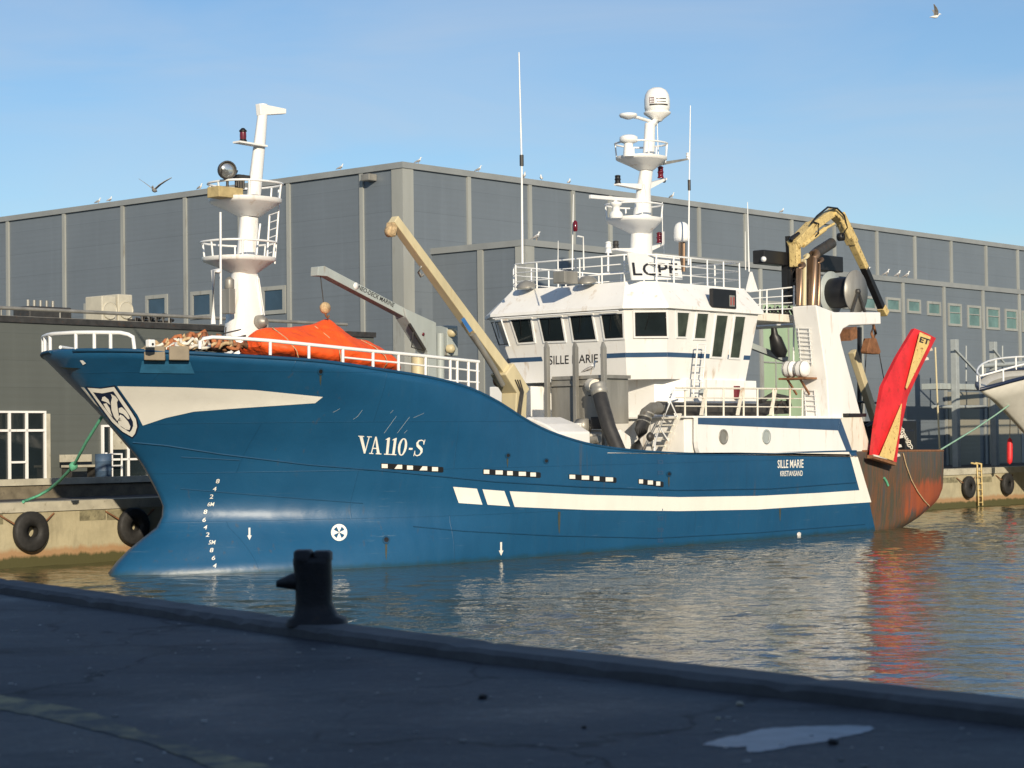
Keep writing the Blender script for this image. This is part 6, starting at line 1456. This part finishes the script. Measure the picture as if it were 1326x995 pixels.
yhull = MB().add(vs, fs, True).build('hull', mat('yacht_white', (0.55, 0.53, 0.47), 0.35, var=0.06), yt_)
md = yhull.modifiers.new('thick', 'SOLIDIFY'); md.thickness = 0.06; md.offset = 0
mb = MB()
for sd in (1, -1): mb.tube([(yh((i / 30) ** 1.5, 1).x, -1.0 + sd * yh((i / 30) ** 1.5, 1).y, yh((i / 30) ** 1.5, 1).z + 0.02) for i in range(31)], 0.09, 6)
mb.build('rail_cap', MT['shield_navy'], yt_)
dk2 = MB(); 
for i in range(30):
    a, b = yh((i / 30) ** 1.5, 0.96), yh(((i + 1) / 30) ** 1.5, 0.96); dk2.add([(a.x, -1 - a.y, a.z), (b.x, -1 - b.y, b.z), (b.x, -1 + b.y, b.z), (a.x, -1 + a.y, a.z)], [(0, 1, 2, 3)])
dk2.build('deck', MT['conc_pale'], yt_)
mb = MB()
for sd in (1, -1):
    pts_ = []
    for i in range(0, 31, 2):
        p = yh((i / 30) ** 1.5, 1); q = Vector((p.x, -1 + sd * p.y * 0.97, p.z + 0.62)); pts_.append(q)
        if i % 4 == 0: mb.tube([(p.x, -1 + sd * p.y * 0.97, p.z), q], 0.05, 6)
    mb.tube(pts_, 0.05, 6)
mb.build('pulpit_rail', MT['white_clean'], yt_)
a = yh(0.12, 0.72); b = yh(0.19, 0.74)
MB().add([(p.x, -1 + p.y + 0.03, p.z) for p in (yh(0.07, 0.62), yh(0.17, 0.70), yh(0.19, 0.78), yh(0.12, 0.76))], [(0, 1, 2, 3)]).build('anchor_pocket', MT['shield_navy'], yt_)
p = pt(1307, 585, -2.2)
fd = thing('boat_fender', 'long red fender hanging by the quay under the yacht bow', 'fender', tuple(p))
MB().lathe(p + Vector((0, 0, -0.6)), [(0.02, 0), (0.12, 0.1), (0.14, 0.3), (0.14, 0.9), (0.11, 1.15), (0.03, 1.25)], (0.06, 0, 1), 14).build('body', MT['red'], fd)
MB().tube([p + Vector((0.07, 0, 0.65)), p + Vector((0.2, 0, 2.2))], 0.02, 5).build('line', MT['rope_tan'], fd)

# bollard on the near quay
bo_w = pz_w(407, 806, KZ)
bol = bpy.data.objects.new('bollard', None); C.objects.link(bol); bol.location = bo_w; bol.scale = (1.12, 1.12, 1.03)
tag(bol, 'black iron mooring bollard with a side horn on the near quay edge', 'bollard')
def wb(mb, name, m, bevel=0.0):
    ob = mb.build(name, m, world=True, bevel=bevel); ob.parent = bol; return ob
def sq(cx, cy, z, w, d, n=20, e=0.55): return [(cx + w / 2 * math.copysign(abs(math.cos(q)) ** e, math.cos(q)), cy + d / 2 * math.copysign(abs(math.sin(q)) ** e, math.sin(q)), z) for q in [2 * math.pi * k / n for k in range(n)]]
MT['iron'] = mat('black_cast_iron', (0.010, 0.010, 0.011), 0.55, var=0.4, scale=9, stain=(0.05, 0.025, 0.012), bump=0.35)
k = 16.6 / F
wb(MB().loft([sq(0.02, 0, -0.02, 0.46, 0.4), sq(0.02, 0, 0.03, 0.44, 0.38), sq(0.01, 0, 0.06, 0.33, 0.28), sq(0, 0, 0.16, 0.27, 0.25), sq(0, 0, 0.34, 0.275, 0.25), sq(-0.01, 0, 0.48, 0.285, 0.26), sq(-0.01, 0, 0.52, 0.285, 0.26), sq(-0.01, 0, 0.53, 0.2, 0.2)]), 'post', MT['iron'])
wb(MB().loft([sq(-0.075, -0.01, 0.50, 0.14, 0.25), sq(-0.075, -0.01, 0.575, 0.14, 0.25), sq(-0.075, -0.01, 0.59, 0.11, 0.2)]), 'head', MT['iron'])
wb(MB().loft([sq(0.065, 0.01, 0.50, 0.145, 0.25), sq(0.065, 0.01, 0.565, 0.145, 0.25), sq(0.065, 0.01, 0.58, 0.11, 0.2)]), 'head', MT['iron'])
hl = []
for x, z, r in ((-0.10, 0.33, 0.10), (-0.16, 0.335, 0.085), (-0.22, 0.325, 0.06), (-0.28, 0.315, 0.035)): hl.append([(x, r * math.cos(q), z + r * 0.8 * math.sin(q)) for q in [2 * math.pi * j / 12 for j in range(12)]])
wb(MB().loft(hl), 'horn', MT['iron'])

# puddle, mottled yellowish strip, stones on the near quay
def flat_blob(name, px, z, m, kind='structure', jit=0.0):
    pts = [pz_w(x, y, z) for x, y in px]
    ob = MB().add(pts, [tuple(range(len(pts)))]).build(name, m, world=True); return tag(ob, kind=kind)
def jag(px, a):
    random.seed(8); out = []
    for (x0, y0), (x1, y1) in zip(px, px[1:] + px[:1]):
        for k in range(5): f = k / 5; out.append((x0 + (x1 - x0) * f + random.uniform(-2 * a, 2 * a), y0 + (y1 - y0) * f + random.uniform(-0.5 * a, 0.5 * a)))
    return out
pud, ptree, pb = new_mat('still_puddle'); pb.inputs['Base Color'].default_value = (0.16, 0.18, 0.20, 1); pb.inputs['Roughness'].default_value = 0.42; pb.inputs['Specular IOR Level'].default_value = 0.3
n_ = noise(ptree, coords(ptree), 5, 5); ptree.links.new(mixc(ptree, ramp(ptree, n_, 0.35, 0.65), (0.17, 0.21, 0.26), (0.26, 0.31, 0.37)), pb.inputs['Base Color'])  # pale blue base colour stands in for the sky mirrored in the water
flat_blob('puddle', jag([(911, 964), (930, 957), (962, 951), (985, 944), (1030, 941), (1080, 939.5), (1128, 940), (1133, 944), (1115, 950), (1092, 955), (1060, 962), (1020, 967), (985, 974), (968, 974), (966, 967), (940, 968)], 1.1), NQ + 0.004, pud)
lm, lt_, lb = new_mat('mottled_yellowish'); nn = noise(lt_, coords(lt_), 2.5, 6, 0.7); lt_.links.new(mixc(lt_, ramp(lt_, nn, 0.46, 0.66), (0.085, 0.09, 0.09), (0.36, 0.31, 0.16)), lb.inputs['Base Color']); lb.inputs['Roughness'].default_value = 0.8
flat_blob('yellowish_strip', jag([(-40, 890), (0, 900), (60, 909), (110, 919), (165, 940), (200, 952), (260, 968), (340, 990), (380, 1002), (300, 1004), (232, 978), (180, 960), (140, 950), (95, 939), (40, 926), (0, 919), (-40, 912)], 1.6), NQ + 0.004, lm)  # ragged strip, mottled from dark grey to yellowish
def stone(x, y, r, label, m, i):
    p = pz_w(x, y, NQ); bm = bmesh.new(); bmesh.ops.create_icosphere(bm, subdivisions=2, radius=r)
    random.seed(i)
    for v in bm.verts: v.co *= random.uniform(0.8, 1.15); v.co.z *= 0.6
    me = bpy.data.meshes.new('stone'); bm.to_mesh(me); bm.free(); me.materials.append(m)
    o = bpy.data.objects.new('stone', me); C.objects.link(o); o.location = (p.x, p.y, NQ + r * 0.4); tag(o, label, 'stone', 'stones on the near quay')
stone(1078, 964, 0.03, 'dark stone lying at the puddle edge', MT['iron'], 1)
stone(958, 914, 0.025, 'largest pale stone on the dark asphalt, beyond the puddle', MT['conc_pale'], 2)
stone(930, 932, 0.016, 'small pale chip halfway between the puddle and the kerb', MT['conc_pale'], 3)
stone(756, 943, 0.015, 'small dark stone left of the puddle', MT['iron'], 4)
stone(625, 905, 0.03, 'flat dark lump on the asphalt below the kerb', MT['iron'], 5)

random.seed(31); mb = MB()
for k in range(420):
    Y = 8.5 + 13 * random.random() ** 1.5; X = (random.random() - 0.5) * 0.56 * Y; r = 0.004 + 0.014 * random.random() ** 3
    ye = next((p.y + (q.y - p.y) * (X - p.x) / (q.x - p.x) for p, q in zip(inner, inner[1:]) if p.x <= X <= q.x), 0)
    if Y > ye - 0.25: continue
    pts8 = [(X + sx * r * random.uniform(0.6, 1.2), Y + sy * r * random.uniform(0.6, 1.2), NQ + z * r) for z in (-0.1, 0.5) for sx, sy in ((-1, -1), (1, -1), (1, 1), (-1, 1))]
    mb.hexa(pts8)
tag(mb.build('grit', mat('pale_grit', (0.42, 0.42, 0.40), 0.9, var=0.5, scale=1.5), world=True), kind='stuff')

# harbour shed behind the viewer, whose long shadow covers the near quay
sh = bpy.data.objects.new('harbour_shed', None); C.objects.link(sh); sh.location = (0, -24, NQ)
tag(sh, 'long grey harbour shed behind the viewpoint on the near quay', 'shed')
o = MB().box((-70, -8, 0), (70, 8, 14.6)).build('walls', MT['clad'], world=True); o.parent = sh
o = MB().prism([(-70.4, -8.4, 14.6), (-70.4, 8.4, 14.6), (-70.4, 0, 16.4)], (140.8, 0, 0)).build('roof', MT['clad_dark'], world=True); o.parent = sh
for x in range(-60, 61, 20):
    o = MB().box((x - 2, 8.002, 0), (x + 2, 8.06, 4.2)).build('shed_door', MT['pilaster'], world=True); o.parent = sh
